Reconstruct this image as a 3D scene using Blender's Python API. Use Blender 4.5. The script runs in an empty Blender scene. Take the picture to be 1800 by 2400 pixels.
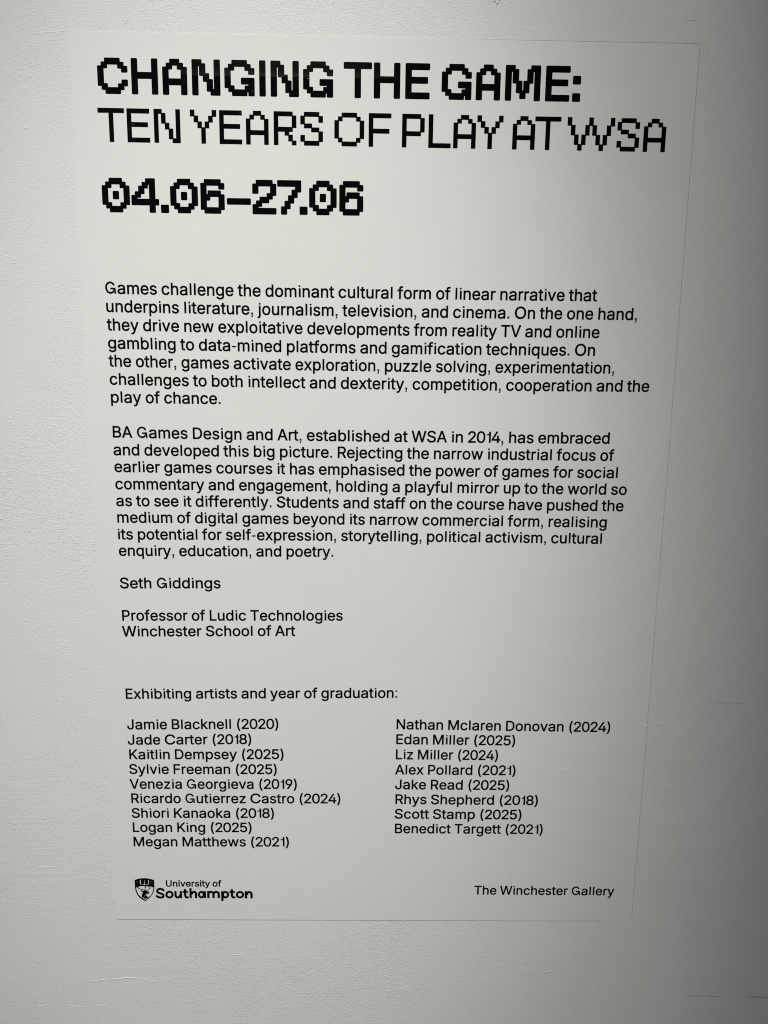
import bpy, math
from mathutils import Matrix, Vector, geometry

# ---------------------------------------------------------------- camera, light, exposure
# The wall is the plane y = 0 seen from y < 0. Sheet coordinates run in mm from its top left
# corner, x to the right and down the wall; TOP is the height of that corner above the floor.
TOP = 1.85
scene = bpy.context.scene
COL = scene.collection

def W(x, y, off=0.0):
    """mm on the sheet (x right, y down), off = mm out of the wall -> metres in the world"""
    return Vector((x / 1000.0, -off / 1000.0, TOP - y / 1000.0))

R = [[0.999819, -0.013158, -0.013729], [0.00972, 0.97414, -0.225738], [0.016344, 0.225564, 0.974091]]
C = [0.40245, 0.31721, -1.43155]
cd = bpy.data.cameras.new('camera')
cd.sensor_fit = 'HORIZONTAL'
cd.sensor_width = 36.0
cd.lens = 36.0 * 2331.70 / 1800.0
cd.clip_start = 0.02
cd.clip_end = 100.0
cam = bpy.data.objects.new('camera', cd)
COL.objects.link(cam)
def tow(v): return Vector((v[0], v[2], -v[1]))
right, down, fwd = tow(R[0]), tow(R[1]), tow(R[2])
m = Matrix((right, -down, -fwd)).transposed().to_4x4()
m.translation = Vector((C[0], C[2], TOP - C[1]))
cam.matrix_world = m
scene.camera = cam

scene.view_settings.view_transform = 'Standard'
scene.view_settings.look = 'None'
scene.view_settings.exposure = 0.0
scene.view_settings.gamma = 1.0
scene.cycles.pixel_filter_type = 'BLACKMAN_HARRIS'
scene.cycles.filter_width = 1.05

world = bpy.data.worlds.new('World')
scene.world = world
world.use_nodes = True
bg = world.node_tree.nodes['Background']
bg.inputs[0].default_value = (0.985, 0.99, 0.99, 1)     # dim light of the rest of the gallery
bg.inputs[1].default_value = 0.156

def spot_lamp(name, loc, aim, cos_edge, soft, power, color, size):
    ld = bpy.data.lights.new(name, 'SPOT')
    ld.energy = power
    ld.color = color
    ld.spot_size = 2 * math.acos(cos_edge)
    ld.spot_blend = min(1.0, soft / (1 - cos_edge))
    ld.shadow_soft_size = size
    ob = bpy.data.objects.new(name, ld)
    COL.objects.link(ob)
    ob.location = loc
    ob.rotation_euler = (Vector(aim) - Vector(loc)).to_track_quat('-Z', 'Y').to_euler()
    return ob
# gallery spotlight up on the left; the edge of its soft beam falls across the right of the sheet
spot_lamp('gallery_spotlight', (-0.6, -2.698, TOP + 0.1), (-2.5604, 0.0, TOP - 0.40395),
          0.390, 0.068, 92.5, (1.0, 0.99, 0.945), 0.05)
# unseen spotlight added high up to correct the fall-off, a narrow pool on the left half of the sheet
spot_lamp('added_spotlight', (0.55363, -2.7179, TOP + 4.4618), (0.21388, 0.0, TOP - 0.71982),
          0.99294, 0.00706, 1216.0, (1.0, 0.985, 0.915), 0.06)

# ---------------------------------------------------------------- materials
def mat(name):
    m = bpy.data.materials.new(name)
    m.use_nodes = True
    nt = m.node_tree
    return m, nt, nt.nodes['Principled BSDF']

def N(nt, kind, **kw):
    n = nt.nodes.new(kind)
    for k, v in kw.items():
        if k.startswith('i_'):
            key = k[2:]
            n.inputs[int(key) if key.isdigit() else key].default_value = v
        else:
            setattr(n, k, v)
    return n

def math_n(nt, op, a, b=None, c=None, clamp=False):
    n = nt.nodes.new('ShaderNodeMath')
    n.operation = op
    n.use_clamp = clamp
    for i, v in enumerate((a, b, c)):
        if v is None: continue
        if isinstance(v, (int, float)): n.inputs[i].default_value = v
        else: nt.links.new(v, n.inputs[i])
    return n.outputs[0]

def noise(nt, vec, scale, detail=2.0, rough=0.5, dist=0.0, kind='FBM'):
    n = nt.nodes.new('ShaderNodeTexNoise')
    n.inputs['Scale'].default_value = scale
    n.inputs['Detail'].default_value = detail
    n.inputs['Roughness'].default_value = rough
    n.inputs['Distortion'].default_value = dist
    nt.links.new(vec, n.inputs['Vector'])
    return n.outputs['Fac']

def mapping(nt, vec, scale=(1, 1, 1), rot=(0, 0, 0), loc=(0, 0, 0)):
    n = nt.nodes.new('ShaderNodeMapping')
    n.inputs['Scale'].default_value = scale
    n.inputs['Rotation'].default_value = rot
    n.inputs['Location'].default_value = loc
    nt.links.new(vec, n.inputs['Vector'])
    return n.outputs[0]

def ramp(nt, fac, a, b):
    n = nt.nodes.new('ShaderNodeMapRange')
    n.interpolation_type = 'SMOOTHSTEP'
    n.inputs['From Min'].default_value = a
    n.inputs['From Max'].default_value = b
    nt.links.new(fac, n.inputs['Value'])
    return n.outputs[0]

def mix_col(nt, fac, a, b):
    n = nt.nodes.new('ShaderNodeMix')
    n.data_type = 'RGBA'
    nt.links.new(fac, n.inputs['Factor'])
    for s, v in (('A', a), ('B', b)):
        k = [i for i in n.inputs if i.name == s and i.type == 'RGBA'][0]
        if isinstance(v, tuple): k.default_value = v
        else: nt.links.new(v, k)
    return [o for o in n.outputs if o.type == 'RGBA'][0]

def bump(nt, height, dist, strength, normal=None):
    n = nt.nodes.new('ShaderNodeBump')
    n.inputs['Distance'].default_value = dist
    n.inputs['Strength'].default_value = strength
    nt.links.new(height, n.inputs['Height'])
    if normal: nt.links.new(normal, n.inputs['Normal'])
    return n.outputs[0]

def plaster(name, col, col2, rough, fine, coarse, streak):
    """painted plaster: small roller pimples in drifting directions, smoother and rougher patches"""
    m, nt, b = mat(name)
    geo = nt.nodes.new('ShaderNodeNewGeometry').outputs['Position']
    # slowly turning direction of the fine relief: bend the coordinates
    wv = N(nt, 'ShaderNodeTexNoise'); wv.inputs['Scale'].default_value = 3.0; wv.inputs['Detail'].default_value = 1.0
    nt.links.new(geo, wv.inputs['Vector'])
    off = N(nt, 'ShaderNodeVectorMath', operation='SCALE'); nt.links.new(wv.outputs['Color'], off.inputs[0]); off.inputs['Scale'].default_value = 0.10
    add = N(nt, 'ShaderNodeVectorMath', operation='ADD'); nt.links.new(geo, add.inputs[0]); nt.links.new(off.outputs[0], add.inputs[1])
    v = add.outputs[0]
    va = mapping(nt, v, (1.0, 1.0, 2.1), (0, math.radians(-38), 0))
    vb = mapping(nt, v, (1.0, 1.0, 2.6), (0, math.radians(-12), 0))
    n1 = noise(nt, va, 380.0, 2.0, 0.55, 0.5)
    n2 = noise(nt, vb, 210.0, 2.0, 0.5, 0.6)
    patch = ramp(nt, noise(nt, geo, 6.0, 2.0, 0.6), 0.36, 0.64)
    patch2 = ramp(nt, noise(nt, mapping(nt, geo, (1, 1, 1), (0, 0, 0), (5, 3, 1)), 4.0, 2.0, 0.6), 0.40, 0.66)
    h1 = math_n(nt, 'MULTIPLY', ramp(nt, n1, 0.44, 0.80), math_n(nt, 'MULTIPLY_ADD', patch, 0.45, 0.55))
    h2 = math_n(nt, 'MULTIPLY', ramp(nt, n2, 0.42, 0.78), math_n(nt, 'MULTIPLY_ADD', patch2, 0.6, 0.35))
    # sparse sharp pimples
    vor = N(nt, 'ShaderNodeTexVoronoi'); vor.inputs['Scale'].default_value = 85.0; nt.links.new(va, vor.inputs['Vector'])
    pim = math_n(nt, 'MULTIPLY', math_n(nt, 'SUBTRACT', 1.0, ramp(nt, vor.outputs['Distance'], 0.03, 0.16)),
                 ramp(nt, noise(nt, geo, 28.0, 1.0), 0.56, 0.66))
    # filler strokes, long and flat
    st = noise(nt, mapping(nt, geo, (5.0, 5.0, 60.0), (0, math.radians(-4), 0)), 1.6, 4.0, 0.6, 0.8)
    low = noise(nt, geo, 9.0, 2.0, 0.5)
    hf = math_n(nt, 'ADD', math_n(nt, 'MULTIPLY_ADD', h2, 1.3, h1), math_n(nt, 'MULTIPLY', pim, 1.5))
    n_out = bump(nt, hf, fine / 1000.0, 1.0)
    stm = math_n(nt, 'MULTIPLY', st, ramp(nt, noise(nt, mapping(nt, geo, (1, 1, 1), (0, 0, 0), (2, 7, 4)), 3.0, 1.0), 0.48, 0.66))
    hc = math_n(nt, 'MULTIPLY_ADD', stm, streak, low)
    n_out = bump(nt, hc, coarse / 1000.0, 1.0, n_out)
    nt.links.new(n_out, b.inputs['Normal'])
    c = mix_col(nt, ramp(nt, noise(nt, geo, 3.5, 5.0, 0.65), 0.3, 0.75), col, col2)
    nt.links.new(c, b.inputs['Base Color'])
    b.inputs['Roughness'].default_value = rough
    b.inputs['Specular IOR Level'].default_value = 0.35
    return m

M_WALL = plaster('painted_plaster', (0.776, 0.773, 0.763, 1), (0.764, 0.761, 0.752, 1), 0.60, 0.22, 0.6, 0.7)
M_SHEET = plaster('matt_vinyl', (0.775, 0.771, 0.760, 1), (0.762, 0.758, 0.748, 1), 0.55, 0.045, 0.7, 0.08)
M_RIDGE = M_WALL
M_CUT = mat('vinyl_cut_edge'); M_CUT[2].inputs['Base Color'].default_value = (0.45, 0.45, 0.43, 1); M_CUT[2].inputs['Roughness'].default_value = 0.7; M_CUT = M_CUT[0]

def ink():
    """flat black print; the heading shows pinholes and a printer seam, with sheen painted lighter above it"""
    m, nt, b = mat('black_print')
    geo = nt.nodes.new('ShaderNodeNewGeometry').outputs['Position']
    sep = N(nt, 'ShaderNodeSeparateXYZ'); nt.links.new(geo, sep.inputs[0])
    x, z = sep.outputs['X'], sep.outputs['Z']
    pin = N(nt, 'ShaderNodeTexVoronoi'); pin.inputs['Scale'].default_value = 260.0; nt.links.new(geo, pin.inputs['Vector'])
    holes = math_n(nt, 'MULTIPLY', math_n(nt, 'SUBTRACT', 1.0, ramp(nt, pin.outputs['Distance'], 0.08, 0.28)), ramp(nt, noise(nt, geo, 70.0, 2.0), 0.55, 0.68))
    reg = math_n(nt, 'MULTIPLY', math_n(nt, 'SUBTRACT', 1.0, ramp(nt, x, 0.30, 0.46)), ramp(nt, z, TOP - 0.135, TOP - 0.115))
    holes = math_n(nt, 'MULTIPLY', holes, reg)
    band = math_n(nt, 'MULTIPLY', ramp(nt, z, TOP - 0.0522, TOP - 0.0516), math_n(nt, 'SUBTRACT', 1.0, ramp(nt, z, TOP - 0.050, TOP - 0.0425)))
    bandx = math_n(nt, 'MULTIPLY', ramp(nt, x, 0.10, 0.22), math_n(nt, 'SUBTRACT', 1.0, ramp(nt, x, 0.36, 0.46)))
    up = math_n(nt, 'MULTIPLY', ramp(nt, z, TOP - 0.0522, TOP - 0.0516), math_n(nt, 'MULTIPLY', bandx, math_n(nt, 'MULTIPLY_ADD', noise(nt, geo, 160.0, 3.0), 0.8, 0.1)))  # sheen above the printer seam, painted into the ink colour
    f = math_n(nt, 'ADD', math_n(nt, 'MULTIPLY', holes, 0.22), math_n(nt, 'ADD', math_n(nt, 'MULTIPLY', math_n(nt, 'MULTIPLY', band, bandx), 0.035), math_n(nt, 'MULTIPLY', up, 0.030)), clamp=True)
    nt.links.new(mix_col(nt, f, (0.0015, 0.0015, 0.0022, 1), (0.30, 0.30, 0.29, 1)), b.inputs['Base Color'])
    b.inputs['Roughness'].default_value = 0.6
    b.inputs['Specular IOR Level'].default_value = 0.02
    return m
M_INK = ink()

def plain(name, col, rough):
    m, nt, b = mat(name)
    geo = nt.nodes.new('ShaderNodeNewGeometry').outputs['Position']
    d = tuple(c * 0.6 for c in col[:3]) + (1,)
    nt.links.new(mix_col(nt, noise(nt, geo, 300.0, 3.0), d, col), b.inputs['Base Color'])
    b.inputs['Roughness'].default_value = rough
    return m
M_DIRT = plain('grey_dirt', (0.16, 0.155, 0.14, 1), 0.9)
M_LINE = plain('grey_line', (0.50, 0.50, 0.48, 1), 0.8)

# glyph outlines of the grotesque lettering, in thousandths of the type size: advance, closed contours (x, y, x, y ...)
FONT = {
 ' ': (165, []),
 '(': (273, [[174,-109,236,-109,245,-105,250,-96,249,-92,228,-46,209,0,186,68,173,123,167,165,167,182,165,188,165,226,167,232,167,251,168,256,172,288,183,347,194,390,214,452,228,488,249,535,249,541,246,548,236,553,174,553,166,548,159,538,134,488,111,425,100,388,91,349,81,296,79,276,78,271,76,234,75,227,75,190,76,184,76,162,84,106,95,57,109,14,132,-41,161,-98,167,-105]]),
 ')': (273, [[35,-109,99,-109,108,-105,136,-52,151,-19,167,21,185,87,193,131,195,152,197,157,197,174,198,180,198,234,197,240,195,274,184,344,171,396,151,458,135,497,117,533,108,547,105,550,97,553,36,553,28,549,23,540,23,535,40,500,54,466,79,391,90,349,100,301,108,234,107,181,106,176,106,163,104,159,103,138,96,104,82,51,73,23,43,-50,23,-92,23,-97,27,-105]]),
 ',': (188, [[66,-126,112,-90,134,-46,134,-32,136,-27,136,0,72,-1,78,-32,70,-65,68,-70,41,-99,42,-102],[48,0,70,0,72,4,70,8,72,9,133,9,137,10,137,87,136,90,50,91,47,90,47,4]]),
 '-': (250, [[37,166,214,166,215,170,215,230,211,231,37,231,36,227,36,170]]),
 '.': (180, [[48,0,133,0,137,1,137,87,136,90,50,91,47,90,47,4]]),
 '0': (412, [[184,-20,232,-20,252,-17,269,-12,281,-8,301,2,320,15,340,34,354,50,364,65,377,91,384,107,396,148,403,185,404,212,406,216,406,291,404,296,404,310,399,344,395,366,384,400,364,443,355,456,343,471,326,488,304,504,283,515,261,523,247,527,224,530,193,530,188,528,179,528,146,520,112,504,97,493,79,477,63,458,51,440,38,413,31,396,19,352,14,323,12,295,11,290,11,218,12,213,14,185,18,157,25,131,33,107,51,68,63,50,80,30,101,12,112,5,140,-9,152,-14],[102,273,103,294,108,329,114,357,120,375,128,393,136,406,158,429,168,436,184,442,201,445,218,445,233,442,249,436,259,429,277,411,287,396,295,380,306,346,312,310,312,299,314,294,314,277,315,271,315,237,314,232,314,213,309,179,303,151,296,132,290,118,279,100,264,84,248,73,230,66,219,64,197,64,182,67,170,72,159,79,146,91,130,113,124,125,111,164,104,199,104,210,103,215,103,234,101,240]]),
 '1': (268, [[155,0,240,0,242,0,243,2,243,505,243,508,241,509,155,509,154,505,154,440,145,420,111,399,96,395,48,389,45,385,45,341,46,338,150,337,154,336,154,4]]),
 '2': (412, [[38,-14,375,-14,386,-10,390,-3,390,57,386,66,378,70,163,71,272,180,325,241,341,261,359,289,370,310,378,334,381,352,381,393,373,425,360,451,343,475,323,493,308,503,281,516,267,522,249,526,222,530,190,530,185,528,176,528,141,520,113,508,92,494,83,488,60,462,43,433,33,405,29,387,29,371,28,366,28,360,32,353,40,349,107,348,115,352,120,360,122,380,127,399,136,416,150,429,160,436,171,440,196,445,216,445,235,442,255,434,268,425,280,411,285,400,290,382,290,362,287,345,279,326,268,308,249,284,217,251,214,246,30,58,26,49,26,-1,30,-9]]),
 '4': (412, [[263,-14,329,-14,338,-9,342,-1,342,91,346,92,402,92,411,96,415,106,415,163,411,172,403,176,346,177,342,178,342,318,338,327,329,331,265,331,257,328,255,326,251,316,251,180,250,177,115,177,111,178,302,492,309,506,309,511,305,519,297,523,229,523,220,519,215,512,5,168,1,160,1,106,5,97,15,92,250,92,251,88,251,-1,255,-9]]),
 '5': (412, [[177,-20,227,-20,255,-15,278,-8,306,6,329,22,350,43,360,56,378,89,385,110,390,134,390,141,392,146,392,179,389,202,384,222,374,247,363,267,352,283,335,302,318,315,305,323,280,336,261,342,236,347,188,347,163,342,133,330,131,331,131,338,136,370,142,435,145,437,147,437,355,438,363,442,367,452,367,510,363,519,355,523,72,523,64,519,59,511,54,460,50,429,50,420,45,388,45,379,40,348,40,338,37,321,36,298,31,266,31,252,35,244,38,241,46,238,108,231,117,235,132,247,160,258,186,262,210,262,222,261,249,251,259,244,272,234,285,215,293,197,296,185,298,174,298,151,295,132,288,115,283,106,273,93,261,82,244,72,222,66,211,64,193,64,170,69,151,77,142,84,129,97,120,110,115,132,112,138,103,143,36,144,29,140,26,138,23,130,23,115,28,93,42,62,57,40,75,22,83,16,98,6,123,-6,145,-14]]),
 '8': (412, [[179,-20,235,-20,260,-17,274,-14,297,-6,337,15,350,25,368,43,382,61,395,89,401,115,401,155,399,166,392,191,382,210,369,230,349,250,324,267,324,268,340,280,355,297,362,307,373,329,378,342,382,370,382,391,379,413,373,432,358,459,347,473,334,487,312,502,283,517,264,523,225,530,190,530,166,527,146,522,128,515,107,504,93,496,72,477,55,456,41,427,34,401,34,360,36,350,44,326,51,310,63,294,80,277,92,268,93,267,76,257,62,246,53,237,38,217,27,196,17,168,15,159,15,145,14,140,15,113,20,92,40,53,56,34,70,21,93,6,127,-9,149,-15],[108,144,111,160,118,177,126,188,136,198,147,205,160,212,180,218,191,220,225,220,247,215,263,209,278,199,292,185,300,172,306,157,307,146,307,132,306,121,301,107,294,97,282,85,267,75,245,67,227,64,188,64,155,72,143,78,132,86,124,94,114,109,108,135],[290,378,288,362,283,345,277,334,263,320,256,316,239,308,211,303,204,303,182,307,167,312,151,321,140,333,133,342,130,351,126,366,126,385,128,394,132,405,138,416,152,430,159,434,177,442,194,445,222,445,231,443,252,437,261,432,275,420,281,411,287,396]]),
 '9': (412, [[109,-14,183,-14,193,-9,314,164,338,200,354,228,369,258,379,282,384,298,389,323,389,340,390,345,389,354,389,373,385,393,378,418,364,446,350,466,327,489,314,499,280,517,256,525,225,530,191,530,186,528,177,528,154,523,140,518,113,506,87,488,67,468,60,459,41,427,31,399,26,366,26,334,31,304,39,281,50,259,65,238,83,219,90,213,101,206,129,192,154,185,174,181,219,180,214,172,100,11,97,5,97,-2,101,-9],[297,362,298,343,296,329,290,309,280,292,268,279,252,267,241,263,219,258,197,258,180,261,165,267,148,279,136,292,127,308,123,317,118,340,118,363,122,380,127,395,136,411,148,424,165,436,174,440,194,445,222,445,231,443,247,438,262,429,273,419,284,405,293,385]]),
 ':': (180, [[48,0,133,0,137,1,137,87,136,90,50,91,47,90,47,4],[51,297,125,297,129,298,129,376,128,379,54,380,50,379,50,301]]),
 'A': (480, [[15,-14,86,-14,96,-9,103,6,144,125,146,128,149,128,333,128,335,125,380,0,385,-9,394,-14,461,-14,467,-12,473,-8,476,-2,476,7,299,488,291,509,285,520,277,523,202,523,196,522,191,518,181,496,3,5,3,-2,7,-9],[304,214,303,213,300,212,179,212,175,214,238,403,240,402,242,397,248,373,277,289]]),
 'B': (456, [[59,-14,269,-14,308,-9,331,-3,347,3,376,20,383,25,401,43,412,59,424,85,431,112,432,144,431,149,431,162,426,185,410,218,402,230,381,251,355,267,355,268,372,279,388,295,395,306,406,328,410,345,412,359,412,390,411,401,407,416,401,433,392,452,385,462,365,484,348,496,336,503,319,511,292,518,271,522,251,522,246,523,61,523,55,522,50,518,47,509,47,1,51,-9],[341,139,338,118,332,103,320,90,303,80,279,73,271,73,266,72,244,72,239,70,140,71,139,74,139,216,143,217,252,217,277,214,295,208,318,192,333,172,338,158],[321,383,322,363,318,348,314,339,308,330,297,318,277,307,250,300,143,300,139,301,139,434,140,437,252,437,278,433,298,423,308,412,317,399]]),
 'C': (576, [[271,-20,332,-20,372,-14,416,0,456,21,482,41,503,62,518,81,538,121,548,156,548,163,544,170,536,175,459,175,450,169,440,142,430,125,425,118,406,99,384,85,372,80,347,72,316,67,288,67,257,72,237,78,213,89,190,106,176,120,168,130,153,153,145,170,137,195,131,238,131,271,136,305,141,325,147,343,156,361,169,381,179,392,201,412,229,427,260,437,299,442,325,441,352,436,375,428,388,422,410,406,424,392,433,380,443,360,447,346,450,340,455,336,461,334,535,334,542,338,545,340,548,346,548,355,538,386,533,398,516,430,497,453,485,466,468,479,450,491,415,509,377,522,352,527,327,528,322,530,282,530,277,528,252,527,227,522,190,509,159,494,142,484,123,469,107,455,93,439,71,408,55,378,48,361,39,330,34,304,31,246,32,241,33,220,34,215,34,206,39,178,45,156,53,135,69,104,80,86,97,65,118,44,134,31,157,16,188,0,209,-8,232,-14]]),
 'D': (502, [[59,-14,243,-14,247,-13,271,-11,302,-4,331,5,364,22,379,32,394,44,414,63,422,73,435,92,456,134,463,157,473,202,473,213,475,218,475,244,476,251,473,307,468,335,457,372,437,415,424,434,409,452,389,471,376,480,363,489,331,504,303,514,272,520,263,520,258,522,233,522,227,523,61,523,59,523,51,519,47,509,47,1,51,-9],[385,259,386,255,384,249,384,227,381,204,376,182,370,164,360,143,350,128,343,120,325,102,310,92,294,85,260,75,238,72,215,72,208,70,143,70,139,71,139,434,140,437,235,437,241,436,252,436,291,426,308,419,323,409,330,403,352,380,368,350,376,327,381,305,384,284]]),
 'E': (419, [[59,-14,374,-14,377,-14,385,-9,389,-1,389,57,385,66,377,70,143,70,140,71,139,74,139,210,140,214,357,214,366,219,370,229,370,287,366,295,358,300,140,300,139,304,139,436,143,437,375,438,383,442,387,451,387,510,382,519,372,523,61,523,59,523,51,519,47,509,47,1,51,-9]]),
 'F': (410, [[59,-14,125,-14,134,-10,138,-2,139,204,140,207,347,208,356,212,361,221,361,279,357,287,349,292,140,293,139,296,139,436,143,437,370,438,379,442,382,451,382,510,379,518,377,520,368,523,61,523,55,522,50,518,47,509,47,1,51,-9]]),
 'G': (555, [[252,-11,279,-11,283,-9,293,-9,311,-6,333,0,353,9,376,21,400,38,417,54,418,59,419,173,423,121,425,116,425,102,426,98,426,84,428,79,428,66,429,62,429,48,431,43,431,29,432,24,433,10,434,1,438,0,515,0,517,0,518,2,515,24,515,38,514,43,514,57,511,79,511,93,509,98,506,148,504,152,501,204,498,226,498,255,497,257,262,257,261,254,261,185,262,182,391,181,394,181,395,179,384,153,364,123,343,102,336,96,311,82,295,77,280,73,252,73,223,82,207,89,190,101,176,114,158,136,144,161,131,196,125,232,125,277,130,307,137,332,147,354,163,380,168,387,189,407,212,423,238,433,255,436,277,436,294,433,319,423,344,406,363,387,375,370,387,350,461,350,465,351,465,388,457,402,443,425,432,439,412,460,393,476,378,487,347,503,336,508,310,515,291,519,277,519,272,520,260,520,255,519,241,519,230,517,205,511,188,504,160,490,145,480,115,455,90,425,76,405,62,379,53,355,45,330,39,298,39,290,37,285,37,266,36,262,36,248,37,243,37,224,39,219,39,212,48,168,58,142,72,112,93,80,108,62,122,47,134,37,157,21,182,7,204,-1,229,-8]]),
 'J': (396, [[160,-20,208,-20,229,-17,250,-11,274,0,292,12,301,20,319,39,329,54,342,82,346,100,350,121,350,509,346,519,338,523,271,523,262,519,258,511,257,134,256,121,249,101,237,84,228,76,219,71,194,64,176,64,151,71,142,76,131,85,124,94,119,104,114,120,112,132,112,174,107,184,99,187,32,187,23,184,19,175,18,141,20,137,20,118,23,98,30,78,35,66,41,54,51,39,68,20,78,12,96,0,124,-12,141,-17]]),
 'K': (467, [[59,-14,125,-14,133,-11,135,-8,139,1,139,160,142,165,196,221,200,217,362,-10,371,-14,447,-14,450,-14,458,-9,462,-2,462,2,457,14,262,287,263,289,278,305,297,324,300,329,318,348,322,352,458,498,462,506,462,510,457,519,447,523,363,523,354,519,211,365,208,360,189,341,140,285,138,511,134,519,125,523,60,523,51,519,47,509,47,1,51,-9]]),
 'L': (393, [[59,-14,361,-14,370,-10,375,-1,375,57,371,66,363,70,143,70,139,71,139,509,135,519,125,523,60,523,51,519,47,510,47,1,51,-9]]),
 'M': (628, [[59,-14,122,-14,131,-10,135,-2,136,342,156,287,270,1,276,-10,286,-14,343,-14,351,-10,354,-7,465,275,490,340,491,-2,495,-10,504,-14,569,-14,579,-9,582,1,582,509,582,511,578,519,569,523,477,523,474,523,466,519,459,505,336,185,315,123,290,194,163,517,160,520,150,523,60,523,51,519,47,509,47,1,51,-9]]),
 'N': (523, [[59,-14,125,-14,134,-10,138,-2,138,370,190,283,376,-9,384,-14,386,-14,464,-14,474,-9,478,1,478,509,478,511,473,519,464,523,397,523,389,519,384,511,385,141,361,181,148,516,144,520,135,523,60,523,51,519,47,509,47,1,51,-9]]),
 'O': (576, [[259,-20,316,-20,356,-14,381,-6,398,1,419,11,447,29,468,47,488,69,512,106,526,135,534,157,538,175,543,201,545,227,547,232,547,274,545,281,543,310,535,346,528,369,510,405,500,422,479,449,457,471,434,488,414,500,380,515,360,522,336,527,311,528,307,530,271,530,241,527,224,523,185,511,154,495,136,484,123,474,101,453,80,428,64,402,50,372,42,350,37,333,33,307,31,281,29,276,29,232,31,227,33,201,37,175,44,153,52,131,67,101,82,78,93,63,119,37,134,26,152,14,182,-1,199,-8,221,-14],[127,278,128,291,136,329,142,346,151,365,167,387,195,413,205,420,224,429,243,436,268,441,291,442,296,441,319,439,339,434,366,423,379,415,394,403,413,383,428,360,434,347,440,330,445,311,450,280,450,229,447,206,442,184,435,164,424,143,414,128,391,103,367,86,336,74,302,67,276,67,271,69,261,69,235,75,207,88,184,104,163,127,148,149,141,167,134,185,128,218,126,234]]),
 'P': (445, [[59,-14,125,-14,134,-10,138,-2,139,168,140,172,258,172,263,173,274,173,299,178,323,187,354,204,368,214,382,229,398,251,410,276,417,295,422,320,422,330,423,335,423,360,418,394,410,420,398,444,388,459,378,471,362,485,342,498,324,508,306,514,288,518,266,522,244,522,238,523,61,523,55,522,50,518,47,509,47,1,51,-9],[330,353,331,345,329,340,329,331,323,306,313,288,302,277,294,271,272,261,243,256,143,256,139,257,139,434,140,437,249,437,261,436,283,429,293,424,304,416,318,400,326,380,329,365]]),
 'R': (449, [[59,-14,125,-14,134,-10,138,-2,139,180,139,183,143,184,235,184,238,183,331,10,343,-10,352,-14,427,-14,433,-12,439,-8,442,-1,440,7,334,201,335,203,352,211,368,223,389,243,394,250,412,284,418,303,423,334,423,371,422,385,417,407,410,425,394,455,379,473,365,485,342,500,310,514,291,518,268,522,246,522,240,523,61,523,55,522,50,518,47,509,47,1,51,-9],[330,366,331,341,324,314,319,303,314,296,307,290,296,281,275,274,243,269,143,269,139,270,139,434,140,437,250,437,270,434,286,429,301,421,316,406,324,391]]),
 'S': (460, [[218,-23,240,-23,246,-22,266,-22,289,-18,308,-14,336,-4,356,6,370,15,383,25,400,41,414,63,426,87,432,107,434,120,434,160,429,182,426,190,417,208,410,219,403,227,382,246,363,259,332,274,316,281,288,290,207,311,177,322,154,335,140,350,136,357,133,371,133,380,134,390,139,402,148,415,159,424,176,434,190,439,213,444,249,444,260,442,288,434,298,429,307,423,321,409,329,394,332,383,333,376,336,370,345,364,413,364,422,369,426,377,426,393,423,410,418,424,402,455,391,469,380,480,370,488,347,503,320,515,289,525,254,530,215,530,210,528,188,527,166,522,151,517,125,505,97,488,75,468,58,444,47,421,42,405,40,394,40,381,39,376,40,351,44,335,47,326,58,304,67,291,93,266,115,253,137,242,160,233,196,222,269,203,299,192,311,186,323,177,333,167,338,158,342,144,342,134,337,115,329,102,314,87,295,76,281,71,250,64,213,64,201,66,176,72,158,81,146,89,133,103,128,112,123,126,123,133,118,144,110,150,40,150,30,145,26,137,26,121,30,104,36,85,48,60,55,50,61,43,80,23,102,8,129,-5,143,-11,174,-19,196,-22,214,-22]]),
 'T': (449, [[190,-14,258,-14,267,-10,272,-1,272,436,275,437,416,437,425,441,428,443,431,451,431,510,427,519,419,523,33,523,23,519,19,511,18,451,22,442,29,438,174,437,177,436,178,1,182,-9]]),
 'V': (480, [[201,-14,279,-14,287,-10,290,-7,473,493,476,503,476,510,473,518,471,520,463,523,394,523,386,519,383,516,281,227,241,104,210,199,96,516,92,520,83,523,16,523,9,520,6,518,3,511,3,503,189,-2,193,-9]]),
 'W': (686, [[152,-14,232,-14,239,-11,242,-8,249,14,343,362,439,4,444,-7,448,-11,457,-14,532,-14,541,-9,545,-2,551,20,682,500,684,510,679,519,671,523,602,523,593,519,590,512,520,246,493,133,396,504,389,519,380,523,307,523,301,522,295,518,291,507,286,490,206,186,195,137,193,135,173,218,96,512,92,519,83,523,16,523,7,519,3,509,6,490,139,3,144,-9]]),
 'a': (409, [[141,-22,194,-22,219,-17,232,-12,256,0,275,15,277,-2,280,-9,288,-14,354,-14,362,-10,367,-2,367,274,362,300,357,316,346,336,338,347,322,362,306,373,285,384,267,390,246,395,222,398,183,398,159,395,124,386,94,372,81,363,65,350,44,325,30,296,30,289,35,280,51,274,102,259,108,260,115,263,122,277,130,287,137,294,148,302,162,309,186,316,210,317,215,316,225,315,242,311,253,305,261,299,266,292,271,282,275,268,275,254,274,250,271,247,263,244,246,241,196,236,152,230,115,222,96,215,69,203,52,191,36,173,23,149,18,127,18,88,25,62,40,34,61,11,77,0,107,-14],[111,112,115,123,122,133,134,140,145,145,179,153,233,159,272,167,274,166,275,129,273,120,267,104,260,94,245,79,235,72,216,64,188,59,171,59,157,61,139,66,123,76,115,86,111,99]]),
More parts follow.
